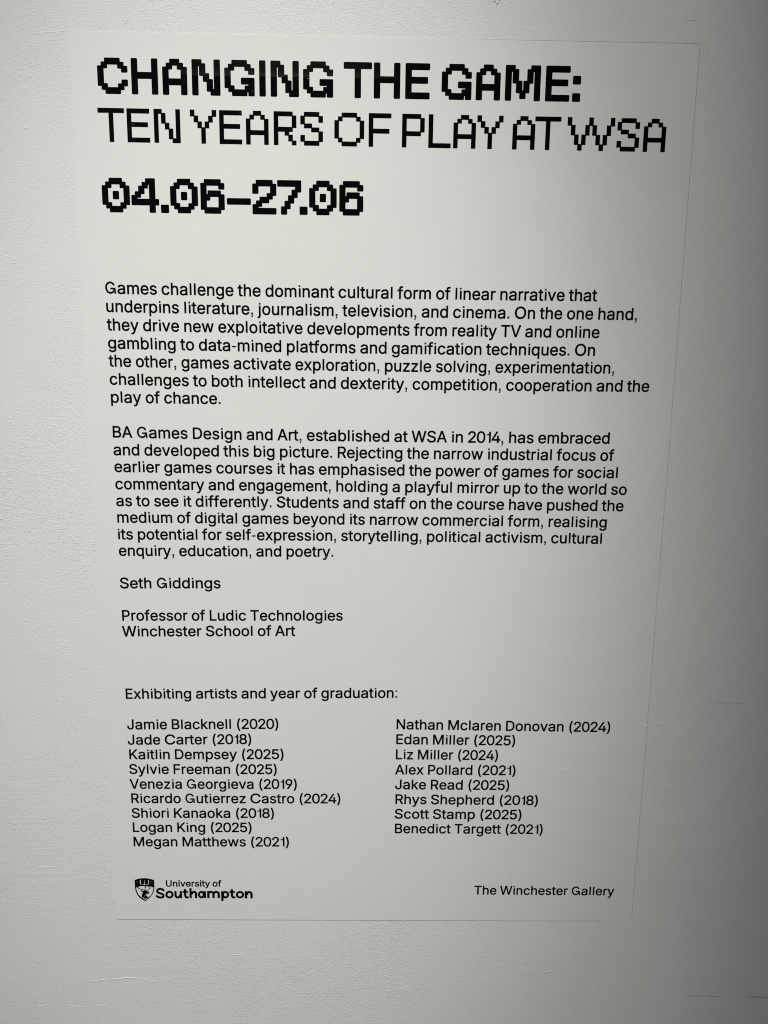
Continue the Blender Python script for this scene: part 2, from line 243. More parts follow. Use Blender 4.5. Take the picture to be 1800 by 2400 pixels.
 'b': (424, [[207,-22,249,-22,263,-20,289,-12,310,-3,334,13,358,37,363,44,374,62,388,92,396,115,403,149,403,162,404,168,404,210,403,215,403,227,396,261,385,293,374,315,356,341,335,362,323,371,293,387,280,392,247,398,211,398,190,395,176,390,157,381,140,369,129,358,127,512,123,519,114,523,51,523,43,519,39,509,39,-2,43,-10,52,-14,114,-14,122,-10,126,-2,127,21,135,12,145,4,163,-8,190,-18],[127,198,130,227,139,260,151,281,164,296,180,308,188,311,211,316,229,316,239,314,261,307,276,296,282,290,296,271,307,243,312,219,314,204,314,173,312,168,312,160,306,131,296,107,286,92,272,77,261,71,245,64,229,61,211,61,195,64,179,71,168,77,155,91,147,103,139,118,134,132,129,154,128,179,126,184]]),
 'c': (396, [[185,-22,230,-22,250,-18,280,-9,306,4,329,20,350,44,367,71,376,96,376,105,373,111,365,116,310,131,302,131,293,125,285,105,277,92,262,77,253,71,245,67,229,63,219,61,196,61,170,67,158,74,149,81,135,97,123,118,116,142,111,171,111,204,116,233,122,254,130,272,147,293,161,304,180,312,197,316,218,316,235,312,249,308,264,298,273,288,282,276,291,255,294,252,302,248,311,249,364,263,372,266,376,275,376,280,373,290,359,319,343,342,328,357,311,369,283,384,261,392,227,398,188,398,154,392,140,387,119,378,98,365,90,358,61,328,50,310,38,286,30,263,25,244,20,209,20,166,25,132,28,118,36,94,51,64,61,48,82,25,93,15,113,2,135,-9,152,-15]]),
 'd': (424, [[174,-22,216,-22,228,-20,249,-14,264,-6,279,4,288,11,297,21,298,-2,302,-9,310,-14,372,-14,381,-10,385,-2,386,509,382,519,374,523,310,523,301,519,297,512,296,358,284,369,267,381,249,390,235,395,213,398,180,398,151,393,132,387,110,376,88,361,68,341,58,328,47,308,36,285,28,261,22,227,22,215,20,209,20,168,25,129,30,110,41,81,58,48,68,35,90,13,110,0,135,-12,155,-18],[297,198,298,182,297,177,295,154,292,137,285,118,281,107,271,92,255,77,249,72,230,64,213,61,196,61,179,64,163,71,153,77,140,91,128,107,119,131,112,160,111,174,111,205,112,210,112,219,117,243,128,271,142,290,148,296,164,307,173,311,186,314,196,316,213,316,231,312,244,308,261,296,274,281,281,271,287,257,295,226]]),
 'e': (404, [[188,-22,235,-22,264,-17,288,-9,313,3,336,20,352,36,364,53,376,78,379,88,379,93,375,100,364,106,314,118,304,119,294,114,287,98,279,86,272,79,260,71,244,64,229,61,197,61,180,64,162,71,146,83,135,94,126,106,120,118,116,132,112,148,113,154,372,155,381,159,385,167,386,209,384,213,384,230,379,260,368,294,356,318,346,333,340,340,322,359,304,371,292,378,272,387,258,392,222,398,186,398,152,392,138,387,110,373,83,353,61,328,51,313,39,288,30,263,25,244,20,207,20,168,22,162,22,151,30,112,34,98,48,68,63,45,84,23,93,15,116,0,140,-11,154,-15,176,-20],[113,236,114,243,122,266,135,284,146,295,158,304,168,309,184,314,196,316,216,316,233,312,249,306,262,296,274,283,282,269,290,247,292,238,292,235,288,234,116,234,113,235]]),
 'f': (254, [[79,-14,143,-14,151,-10,156,-2,156,311,160,312,230,313,238,317,242,327,242,380,238,389,229,394,157,394,156,396,156,426,158,436,161,444,166,452,173,456,185,459,205,459,223,455,229,455,238,459,243,470,256,515,256,524,252,531,241,537,210,544,171,544,138,536,112,523,97,510,88,500,81,490,73,474,67,449,67,395,63,394,5,394,-3,390,-8,382,-8,326,-3,316,5,313,64,312,67,310,67,-1,71,-9]]),
 'g': (425, [[177,-164,232,-164,246,-162,277,-156,303,-146,326,-134,339,-124,353,-110,368,-88,378,-68,384,-44,386,-35,386,-18,387,-12,387,379,383,389,375,393,315,394,309,392,304,389,300,382,299,355,287,368,272,379,257,387,241,393,213,398,179,398,151,393,137,389,116,379,100,369,85,358,69,342,54,320,34,282,25,249,20,212,20,170,25,134,33,106,50,70,60,55,82,31,104,15,127,3,149,-4,180,-9,211,-9,239,-4,256,2,274,11,287,21,295,29,296,29,297,-19,292,-40,286,-50,277,-61,265,-69,255,-75,233,-81,221,-83,191,-83,166,-78,143,-66,131,-55,111,-31,102,-27,98,-27,88,-31,52,-52,41,-59,37,-67,37,-73,44,-86,55,-103,78,-126,98,-139,132,-154,155,-161],[111,211,116,238,124,262,135,281,142,290,154,301,170,309,196,316,214,316,225,314,241,309,250,304,258,298,273,284,280,273,290,250,295,230,298,209,298,176,292,140,282,117,271,100,264,93,252,85,233,77,216,73,194,73,176,77,162,82,148,91,137,102,129,114,122,128,116,146,112,163,111,177]]),
 'h': (410, [[51,-14,114,-14,123,-10,127,-3,128,235,131,257,136,272,144,284,151,293,161,301,173,308,187,312,209,315,233,312,246,308,256,301,266,291,272,281,279,261,282,234,282,1,286,-8,288,-11,296,-14,358,-14,367,-10,372,-1,372,255,367,291,356,322,339,350,320,369,305,379,289,387,277,392,257,397,249,397,244,398,211,398,185,393,155,381,142,373,129,362,128,510,124,519,114,523,52,523,43,519,39,510,39,1,43,-9]]),
 'i': (185, [[59,0,143,0,145,0,147,2,147,376,146,379,144,380,61,380,59,379,58,377,57,4],[52,428,129,428,132,429,132,505,131,509,55,509,52,508,51,432]]),
 'j': (167, [[-12,-156,25,-156,36,-154,58,-148,78,-138,90,-130,105,-112,120,-85,124,-69,128,-46,128,379,124,389,116,393,52,394,43,390,39,382,39,-34,35,-52,28,-65,19,-70,13,-72,-12,-74,-19,-77,-23,-85,-24,-143,-20,-152],[43,428,119,428,123,429,123,505,122,509,46,509,42,508,42,432]]),
 'k': (381, [[51,-14,114,-14,122,-11,124,-8,128,1,128,132,129,134,136,142,152,156,169,136,284,-10,293,-14,372,-14,381,-10,386,-1,385,4,379,16,221,215,223,220,368,366,373,377,373,382,370,388,364,392,358,394,283,394,275,390,129,241,128,510,124,519,114,523,52,523,43,519,39,510,39,1,43,-9]]),
 'l': (189, [[51,0,135,0,138,0,139,2,139,505,138,508,136,509,54,509,51,509,50,507,50,4]]),
 'm': (610, [[51,-14,114,-14,123,-10,128,-2,128,246,130,258,136,280,143,289,155,302,166,309,174,312,190,316,211,316,232,309,244,300,250,292,256,283,259,272,261,257,261,1,261,-2,265,-10,274,-14,336,-14,345,-10,349,-2,350,257,355,277,360,287,365,295,372,301,384,309,391,312,407,316,430,316,444,312,455,308,461,303,472,292,476,286,479,275,481,265,481,1,483,-5,486,-10,494,-14,558,-14,567,-10,571,-2,572,1,572,260,570,265,570,282,565,307,558,325,544,350,525,370,510,381,483,393,466,398,454,400,419,400,407,398,380,390,359,379,343,369,319,344,317,345,308,360,290,378,284,382,261,393,235,400,204,400,187,397,173,392,150,380,139,373,127,362,126,382,122,389,114,393,52,394,43,390,39,382,39,379,39,1,43,-9]]),
 'n': (410, [[51,-14,114,-14,123,-10,127,-3,128,235,131,257,136,272,144,284,151,293,161,301,173,308,187,312,209,315,233,312,246,308,256,301,266,291,272,281,279,261,282,234,282,1,284,-5,287,-10,296,-14,358,-14,368,-9,372,1,372,254,370,260,370,273,365,297,353,329,338,352,315,373,305,379,289,387,266,395,244,398,211,398,185,393,161,384,142,373,127,360,126,382,122,389,114,393,52,394,43,389,39,379,39,1,43,-9]]),
 'o': (415, [[185,-22,229,-22,263,-15,280,-9,305,3,330,22,343,35,355,50,367,68,376,87,385,112,390,131,395,165,395,210,390,246,387,258,374,293,355,327,333,352,322,362,299,376,283,384,261,392,227,398,188,398,154,392,140,387,119,378,98,365,90,358,61,328,50,310,38,286,30,263,25,244,20,209,20,166,25,132,28,118,36,94,51,64,61,48,82,25,93,15,113,2,135,-9,152,-15],[111,206,116,233,125,262,130,272,138,283,156,301,171,309,197,316,216,316,228,314,244,309,253,304,273,288,289,266,298,241,303,219,304,207,304,166,301,146,296,129,287,107,275,91,262,77,252,71,236,64,219,61,196,61,179,64,163,71,150,81,141,89,131,103,122,121,116,142,111,171]]),
 'p': (424, [[51,-156,114,-156,123,-152,128,-144,129,20,143,6,163,-8,180,-15,198,-20,208,-22,249,-22,275,-17,289,-12,310,-3,335,14,358,37,363,44,374,62,385,84,396,115,403,149,403,162,404,166,404,209,403,215,403,227,398,255,392,277,374,315,356,341,335,362,328,368,314,376,292,387,267,395,247,398,211,398,207,397,199,397,176,390,157,381,140,369,127,357,126,382,122,389,114,393,52,394,43,390,39,382,39,-141,43,-152],[127,198,130,227,139,260,151,281,164,296,180,308,188,311,211,316,229,316,239,314,261,307,276,296,282,290,296,271,307,243,312,219,314,204,314,173,312,168,312,160,306,131,296,107,286,92,272,77,261,71,245,64,229,61,211,61,195,64,179,71,168,77,155,91,147,103,139,118,134,132,129,154,128,179,126,184]]),
 'q': (424, [[309,-156,372,-156,381,-152,386,-143,385,382,381,390,372,394,310,393,303,390,298,382,297,357,284,369,268,380,249,390,235,395,213,398,180,398,151,393,132,387,110,376,88,361,68,341,58,328,47,308,36,285,28,261,25,247,20,210,20,168,22,162,22,149,30,110,45,71,58,48,68,36,90,13,110,0,135,-12,155,-18,176,-22,216,-22,228,-20,249,-14,264,-6,287,10,296,20,297,-143,301,-152],[297,198,298,182,297,177,295,154,292,137,285,118,281,107,271,92,255,77,249,72,230,64,213,61,196,61,179,64,163,71,153,77,140,91,128,107,119,131,112,160,111,174,111,205,112,210,112,219,117,243,128,271,142,290,148,296,164,307,173,311,186,314,196,316,213,316,231,312,244,308,261,296,274,281,281,271,287,257,295,226]]),
 'r': (259, [[51,-14,114,-14,123,-10,127,-3,128,243,131,261,137,276,142,282,156,296,174,306,196,311,225,311,244,308,254,313,257,321,257,385,254,394,247,398,196,398,179,395,170,392,148,381,127,366,125,383,122,390,114,393,52,394,43,390,40,383,39,1,43,-9]]),
 's': (365, [[157,-22,205,-22,228,-18,252,-12,289,6,308,20,316,28,329,45,340,70,345,91,345,121,338,147,331,163,324,173,306,191,288,203,264,214,235,223,190,233,151,244,137,251,127,261,125,265,123,273,123,282,125,290,129,295,136,303,152,312,162,315,182,319,194,319,206,317,226,310,243,295,249,285,257,269,265,264,275,264,285,266,327,275,335,280,338,287,339,291,334,307,319,336,303,357,290,368,261,385,242,392,219,397,211,397,207,398,169,398,146,395,118,387,90,373,72,361,54,341,39,313,34,296,33,285,33,263,36,243,39,234,49,214,58,202,67,193,85,180,113,166,137,158,213,140,231,134,241,128,249,120,251,116,254,104,253,95,247,84,240,77,225,67,211,63,191,59,174,59,163,61,154,63,136,70,130,73,118,86,105,114,95,120,88,120,35,109,26,103,22,96,22,90,30,64,39,45,46,34,61,17,88,-1,109,-11,135,-18]]),
 't': (227, [[162,-18,196,-17,213,-14,220,-10,223,-7,226,0,226,10,217,55,212,63,204,67,194,67,175,64,163,64,155,66,150,68,147,71,142,81,140,90,140,310,143,312,205,313,214,316,218,326,218,382,214,390,205,394,144,394,141,395,140,473,136,482,127,486,63,486,55,481,51,473,51,395,47,394,5,394,-4,389,-8,380,-8,325,-4,317,4,313,47,312,51,311,51,76,55,57,59,45,68,28,77,16,95,1,123,-12,144,-17,158,-17]]),
 'u': (410, [[160,-18,202,-19,225,-14,255,-1,268,7,283,20,284,-2,288,-9,296,-14,358,-14,367,-10,370,-5,372,1,372,379,368,389,363,392,357,394,296,394,287,390,283,383,282,152,279,126,274,110,271,103,264,94,250,79,236,71,225,67,204,64,194,64,176,67,165,71,158,76,149,83,141,92,134,106,130,121,128,135,128,379,124,388,122,390,114,394,52,394,43,390,41,385,39,379,39,118,42,95,45,81,58,49,69,31,86,13,99,3,127,-11,143,-15]]),
 'v': (389, [[160,-14,227,-14,236,-10,239,-7,382,367,386,380,382,388,380,390,372,394,305,394,302,393,294,389,287,374,212,166,196,117,194,115,104,368,96,387,92,390,83,394,16,394,9,390,6,388,3,382,3,376,145,4,152,-9]]),
 'w': (567, [[135,-14,200,-14,208,-11,210,-8,213,-2,283,246,285,243,302,179,347,21,353,1,358,-9,366,-14,369,-14,430,-14,440,-9,445,0,556,365,559,379,555,389,547,393,544,394,479,394,469,389,466,382,453,338,397,133,335,366,331,382,326,390,318,394,252,394,249,393,241,389,237,382,234,371,184,190,170,135,169,135,154,194,103,379,97,389,89,393,86,394,22,394,14,390,9,382,9,374,22,331,122,1,127,-9]]),
 'x': (379, [[20,-14,93,-14,101,-10,166,86,186,122,190,124,213,86,276,-10,285,-14,357,-14,360,-14,368,-9,372,1,368,11,242,192,255,212,360,367,365,379,365,382,361,390,350,394,280,394,272,390,216,306,191,263,119,377,109,390,100,394,30,394,27,393,19,389,15,379,16,375,19,367,137,195,12,13,8,4,8,-2,11,-9]]),
 'y': (389, [[74,-159,102,-159,116,-158,140,-151,159,-141,178,-127,191,-112,201,-97,215,-69,224,-46,382,367,386,380,382,388,380,390,372,394,305,394,302,393,294,389,291,382,212,166,196,117,194,115,104,368,96,387,92,390,83,394,16,394,9,390,6,388,3,382,3,376,147,1,146,-5,132,-45,124,-59,114,-69,108,-73,100,-75,82,-75,68,-72,59,-72,51,-76,47,-84,34,-131,34,-141,39,-149,49,-154]]),
 'z': (380, [[40,-14,338,-14,341,-14,349,-9,353,-1,353,57,349,66,341,70,153,71,169,94,343,321,347,329,347,379,346,382,342,390,332,394,49,394,46,393,38,389,34,380,34,323,38,314,46,310,227,309,31,55,28,48,28,-1,32,-9]]),
}
# logo print, in hundredths of a millimetre on the sheet (x right, y down)
LOGO = {
 'southampton': [[7310,127397,7442,127396,7505,127406,7611,127435,7700,127468,7766,127498,7830,127535,7891,127580,7941,127624,8020,127701,8040,127730,8067,127803,8071,127841,8064,127889,8034,127955,7987,128006,7932,128037,7902,128043,7872,128043,7839,128037,7788,128009,7682,127906,7654,127885,7612,127861,7507,127817,7405,127793,7315,127793,7285,127798,7186,127824,7151,127838,7098,127871,7053,127925,7037,127962,7036,127990,7045,128031,7063,128063,7095,128089,7183,128137,7322,128199,7403,128228,7529,128263,7630,128302,7694,128335,7784,128395,7851,128448,7911,128508,7948,128557,7988,128630,8009,128686,8024,128754,8031,128817,8027,128909,8011,128990,7996,129034,7967,129096,7930,129150,7895,129189,7852,129225,7814,129252,7778,129274,7692,129315,7639,129335,7565,129355,7501,129365,7454,129366,7441,129370,7368,129371,7351,129366,7291,129366,7278,129362,7248,129361,7188,129352,7142,129342,7061,129318,7015,129298,6951,129269,6854,129216,6801,129181,6714,129113,6633,129043,6608,129009,6583,128947,6580,128909,6581,128876,6587,128846,6617,128781,6662,128733,6715,128703,6762,128694,6812,128703,6850,128722,6936,128796,6999,128844,7070,128888,7132,128919,7230,128952,7323,128967,7379,128967,7392,128972,7499,128966,7563,128951,7602,128936,7651,128912,7675,128890,7677,128842,7668,128806,7625,128760,7543,128700,7467,128662,7281,128607,7192,128573,7095,128530,6943,128453,6857,128393,6830,128367,6779,128307,6765,128285,6739,128238,6712,128170,6697,128117,6690,128083,6683,128016,6686,127944,6702,127862,6726,127794,6759,127731,6783,127689,6822,127638,6902,127555,6966,127510,7019,127480,7085,127451,7158,127427,7223,127411],[12069,127451,12394,127448,12402,127449,12415,127458,12421,127475,12419,127533,12423,127548,12418,127853,12422,127877,12418,128013,12421,128032,12422,128096,12486,128032,12528,128001,12607,127957,12689,127928,12745,127917,12835,127917,12924,127937,12983,127961,13042,127994,13121,128059,13171,128117,13193,128148,13235,128224,13267,128302,13291,128384,13306,128490,13304,128543,13308,128567,13294,128597,13291,128709,13294,128728,13290,129029,13294,129054,13290,129195,13293,129219,13292,129248,13283,129263,13264,129270,12945,129272,12937,129271,12924,129262,12918,129245,12920,129167,12917,129152,12921,129007,12917,128987,12922,128686,12918,128661,12922,128540,12930,128520,12931,128501,12916,128429,12890,128373,12857,128334,12842,128322,12822,128311,12798,128305,12755,128305,12725,128316,12696,128337,12671,128364,12652,128396,12633,128435,12624,128464,12613,128517,12611,128570,12602,128590,12587,128597,12428,128598,12418,128601,12415,128828,12418,128848,12414,128989,12418,129009,12413,129149,12417,129169,12414,129247,12407,129264,12394,129273,12386,129274,12067,129275,12060,129274,12046,129265,12040,129248,12045,128961,12041,128937,12045,128801,12042,128777,12046,128636,12043,128611,12047,128475,12043,128451,12048,128315,12044,128291,12048,128150,12045,128126,12049,127990,12045,127966,12050,127830,12046,127806,12050,127665,12047,127641,12051,127505,12047,127481,12055,127460],[11184,127609,11531,127607,11547,127612,11552,127617,11558,127634,11553,127914,11557,127934,11557,127972,11566,127975,11837,127974,11849,127980,11855,127987,11860,128001,11855,128141,11859,128165,11856,128258,11847,128277,11831,128284,11565,128285,11555,128289,11551,128400,11554,128424,11550,128715,11557,128740,11552,128764,11556,128783,11555,128807,11568,128863,11591,128905,11612,128929,11635,128945,11669,128955,11690,128955,11724,128945,11742,128935,11778,128897,11806,128843,11821,128831,11842,128841,11865,128862,11882,128929,11941,129225,11933,129244,11912,129260,11855,129290,11807,129309,11717,129330,11618,129330,11529,129310,11483,129291,11427,129262,11349,129202,11281,129122,11234,129041,11207,128973,11191,128920,11176,128824,11177,128786,11163,128773,11157,128756,11162,128474,11158,128455,11162,128314,11158,128291,11148,128287,10929,128288,10915,128281,10907,128261,10910,128155,10906,128135,10910,128009,10918,127987,10935,127978,11150,127977,11160,127973,11165,127834,11162,127814,11166,127669,11163,127635,11170,127618],[18721,127594,19071,127594,19081,127601,19088,127618,19083,127846,19087,127865,19085,127948,19088,127954,19384,127954,19396,127960,19402,127967,19407,127981,19406,128053,19409,128073,19406,128243,19397,128262,19377,128270,19093,128271,19083,128274,19079,128657,19083,128672,19083,128700,19090,128720,19089,128778,19102,128836,19128,128888,19143,128905,19168,128924,19204,128936,19230,128936,19255,128930,19273,128921,19289,128909,19313,128882,19331,128853,19349,128809,19360,128802,19373,128807,19404,128833,19418,128875,19492,129196,19485,129210,19465,129227,19382,129271,19304,129295,19274,129301,19197,129306,19184,129302,19149,129301,19119,129297,19064,129282,19009,129257,18966,129233,18883,129169,18822,129098,18797,129059,18771,129008,18746,128949,18730,128896,18718,128828,18714,128761,18700,128748,18694,128731,18699,128276,18689,128272,18491,128273,18474,128263,18464,128237,18469,127989,18476,127967,18494,127958,18687,127957,18697,127953,18703,127736,18699,127716,18701,127620,18708,127603],[8779,127924,8919,127923,8978,127933,9051,127952,9101,127971,9199,128024,9272,128079,9324,128129,9376,128195,9406,128241,9436,128297,9467,128375,9487,128443,9498,128496,9498,128519,9505,128563,9500,128694,9474,128815,9445,128893,9413,128961,9375,129022,9341,129069,9267,129149,9238,129176,9181,129220,9139,129246,9051,129290,8986,129315,8926,129331,8904,129331,8861,129341,8741,129341,8698,129332,8676,129332,8617,129316,8541,129288,8495,129264,8429,129223,8375,129179,8347,129153,8277,129070,8215,128966,8188,128897,8165,128820,8154,128766,8154,128743,8147,128699,8152,128568,8162,128524,8163,128501,8178,128448,8202,128380,8239,128302,8273,128245,8307,128199,8363,128133,8418,128082,8496,128027,8597,127973,8649,127953,8701,127939],[15473,127917,15580,127916,15640,127925,15699,127940,15750,127959,15831,128003,15888,128043,15942,128093,15947,128091,15965,128072,16029,128021,16143,127958,16212,127933,16315,127913,16418,127912,16482,127923,16533,127937,16597,127961,16661,127995,16748,128059,16771,128081,16832,128151,16887,128241,16925,128331,16953,128438,16961,128510,16959,128568,16950,128597,16946,128743,16950,128767,16944,129011,16948,129035,16943,129225,16936,129242,16923,129251,16915,129252,16583,129253,16567,129247,16558,129238,16552,129217,16560,128701,16556,128677,16559,128570,16566,128553,16579,128543,16581,128535,16573,128483,16553,128429,16535,128397,16487,128347,16454,128326,16416,128311,16391,128306,16322,128306,16280,128317,16258,128326,16209,128360,16170,128404,16152,128433,16127,128499,16123,128523,16124,128571,16115,128600,16109,128844,16113,128863,16107,129111,16110,129135,16108,129228,16101,129245,16087,129254,16079,129255,15748,129256,15731,129251,15727,129246,15721,129229,15726,129006,15723,128981,15729,128733,15725,128709,15729,128578,15730,128569,15742,128543,15743,128519,15738,128496,15729,128463,15705,128410,15683,128382,15636,128340,15616,128329,15553,128309,15484,128309,15428,128325,15391,128346,15358,128373,15336,128397,15311,128434,15298,128464,15284,128512,15278,128541,15277,128574,15268,128604,15262,128808,15266,128832,15259,129080,15263,129105,15260,129231,15253,129248,15239,129257,15231,129258,14908,129259,14889,129252,14881,129232,14882,129170,14879,129150,14885,128902,14882,128877,14888,128630,14885,128605,14894,128090,14891,128066,14895,127986,14902,127974,14921,127967,15248,127966,15269,127978,15357,127942,15413,127927],[13957,127928,14007,127927,14020,127931,14050,127931,14084,127937,14147,127956,14193,127977,14249,128009,14298,128044,14334,128079,14339,127992,14345,127979,14359,127970,14698,127968,14706,127968,14719,127977,14725,127999,14715,128514,14719,128538,14712,128786,14716,128805,14709,129053,14713,129078,14709,129233,14699,129253,14680,129260,14345,129261,14334,129254,14326,129239,14326,129211,14322,129196,14322,129122,14276,129167,14220,129208,14150,129247,14089,129271,14003,129292,13892,129292,13858,129287,13802,129272,13743,129248,13683,129215,13634,129179,13594,129143,13534,129072,13487,128997,13453,128926,13429,128858,13414,128800,13402,128727,13399,128693,13400,128650,13396,128635,13398,128587,13402,128572,13404,128529,13410,128490,13424,128427,13463,128317,13505,128234,13549,128166,13603,128103,13658,128052,13713,128011,13796,127967,13866,127943],[17803,127927,17922,127926,18029,127950,18088,127975,18156,128013,18205,128049,18239,128077,18271,128114,18281,128121,18321,128172,18354,128225,18395,128312,18413,128359,18429,128417,18441,128480,18448,128543,18446,128669,18435,128736,18407,128839,18357,128951,18333,128993,18284,129061,18231,129120,18172,129171,18134,129198,18058,129240,18021,129256,17960,129276,17909,129287,17883,129287,17870,129292,17797,129292,17784,129287,17728,129282,17673,129267,17613,129243,17532,129198,17529,129208,17524,129437,17528,129456,17522,129705,17526,129739,17519,129761,17505,129770,17497,129771,17153,129771,17142,129765,17134,129749,17135,129663,17132,129643,17137,129394,17134,129370,17139,129127,17136,129102,17142,128854,17138,128830,17144,128587,17140,128562,17146,128315,17142,128290,17148,128048,17144,128028,17146,127981,17154,127965,17169,127958,17513,127957,17528,127964,17536,127979,17537,128037,17568,128015,17660,127966,17751,127937],[20147,127923,20257,127922,20271,127926,20326,127931,20402,127951,20454,127970,20514,127999,20577,128037,20631,128078,20680,128124,20722,128172,20759,128225,20802,128306,20823,128355,20847,128432,20859,128491,20867,128563,20865,128655,20861,128670,20860,128694,20836,128800,20812,128867,20778,128937,20716,129030,20648,129106,20620,129133,20529,129198,20447,129242,20386,129267,20317,129286,20252,129297,20210,129298,20192,129302,20102,129298,20089,129293,20064,129292,19987,129273,19931,129254,19877,129228,19807,129186,19754,129146,19709,129105,19656,129044,19621,128993,19596,128949,19559,128867,19541,128815,19525,128747,19517,128689,19515,128587,19519,128573,19520,128539,19530,128480,19540,128442,19563,128374,19604,128286,19641,128225,19665,128193,19738,128113,19766,128086,19832,128037,19882,128006,19952,127972,20021,127947,20085,127932],[21657,127917,21750,127916,21805,127926,21857,127940,21891,127955,21964,127993,22013,128029,22053,128065,22106,128125,22129,128157,22173,128233,22206,128310,22230,128393,22242,128451,22250,128523,22249,128630,22252,128650,22248,128898,22252,128922,22248,129166,22252,129190,22251,129248,22246,129262,22239,129270,22223,129275,21882,129277,21874,129276,21861,129267,21855,129250,21855,129192,21852,129172,21856,128656,21852,128632,21853,128612,21857,128597,21858,128534,21854,128496,21838,128433,21825,128404,21807,128372,21782,128343,21760,128324,21726,128310,21679,128309,21654,128315,21625,128331,21594,128360,21568,128400,21546,128454,21537,128488,21526,128550,21525,128609,21516,128628,21501,128635,21376,128636,21366,128640,21362,128804,21366,128828,21362,129076,21366,129101,21363,129252,21356,129269,21342,129278,21335,129279,20990,129280,20973,129274,20969,129270,20962,129253,20964,129166,20960,129146,20965,128630,20961,128606,20966,128091,20963,128067,20964,127975,20969,127961,20976,127953,20993,127948,21345,127947,21356,127954,21364,127969,21370,128051,21436,128000,21505,127961,21566,127937],[9644,127974,9969,127972,9984,127979,9992,127989,9996,128003,9991,128149,9995,128168,9989,128469,9993,128493,9988,128634,9991,128658,9984,128755,9999,128827,10015,128866,10029,128889,10064,128925,10092,128941,10113,128947,10164,128947,10185,128941,10214,128924,10243,128898,10277,128846,10290,128812,10306,128739,10309,128702,10317,128686,10332,128679,10461,128678,10471,128675,10476,128428,10472,128409,10477,128273,10473,128249,10478,128113,10474,128088,10477,127996,10484,127979,10498,127970,10506,127970,10828,127968,10847,127976,10855,127995,10851,128116,10855,128135,10850,128271,10854,128291,10849,128431,10853,128456,10848,128597,10852,128616,10847,128917,10850,128942,10845,129083,10849,129107,10845,129243,10847,129258,10841,129270,10828,129279,10820,129280,10489,129280,10478,129274,10471,129258,10466,129191,10432,129220,10377,129261,10311,129295,10263,129315,10173,129336,10078,129336,9989,129316,9930,129292,9855,129247,9791,129191,9721,129104,9671,129009,9647,128945,9632,128887,9620,128825,9618,128757,9615,128742,9620,128446,9617,128422,9622,128286,9618,128262,9623,128126,9619,128101,9623,128000,9630,127983],[8520,128652,8522,128692,8538,128759,8570,128826,8605,128872,8653,128913,8721,128946,8763,128957,8823,128961,8836,128957,8869,128956,8908,128946,8943,128931,8978,128912,9008,128890,9052,128846,9088,128792,9116,128729,9127,128681,9133,128618,9130,128603,9130,128570,9123,128531,9110,128489,9074,128422,9043,128385,9007,128354,8956,128326,8931,128316,8863,128301,8812,128301,8743,128317,8687,128341,8626,128387,8595,128421,8555,128485,8536,128534,8519,128615],[18079,128620,18081,128603,18078,128588,18078,128549,18074,128521,18058,128463,18032,128406,17990,128353,17963,128331,17926,128310,17888,128300,17824,128300,17785,128311,17742,128335,17719,128354,17675,128407,17643,128471,17623,128542,17622,128570,17617,128585,17616,128629,17624,128696,17641,128757,17670,128815,17699,128854,17744,128891,17793,128912,17818,128917,17865,128917,17917,128901,17954,128880,17994,128846,18036,128785,18056,128738,18075,128670],[13772,128646,13778,128706,13793,128769,13815,128821,13850,128872,13882,128898,13928,128917,13987,128916,14026,128902,14042,128890,14080,128854,14113,128802,14141,128729,14157,128647,14159,128574,14148,128492,14135,128445,14102,128378,14067,128337,14013,128306,13988,128300,13958,128301,13920,128311,13891,128328,13871,128344,13831,128393,13797,128465,13783,128513,13777,128547,13776,128571,13772,128590],[19886,128651,19889,128677,19901,128721,19918,128763,19937,128795,19977,128841,19996,128858,20054,128893,20110,128912,20187,128921,20234,128918,20307,128897,20337,128882,20388,128846,20425,128810,20463,128753,20476,128724,20490,128680,20495,128651,20497,128569,20488,128521,20462,128455,20435,128414,20393,128370,20334,128331,20279,128311,20224,128300,20169,128301,20100,128316,20058,128332,19997,128372,19958,128411,19918,128470,19896,128528,19885,128581]],
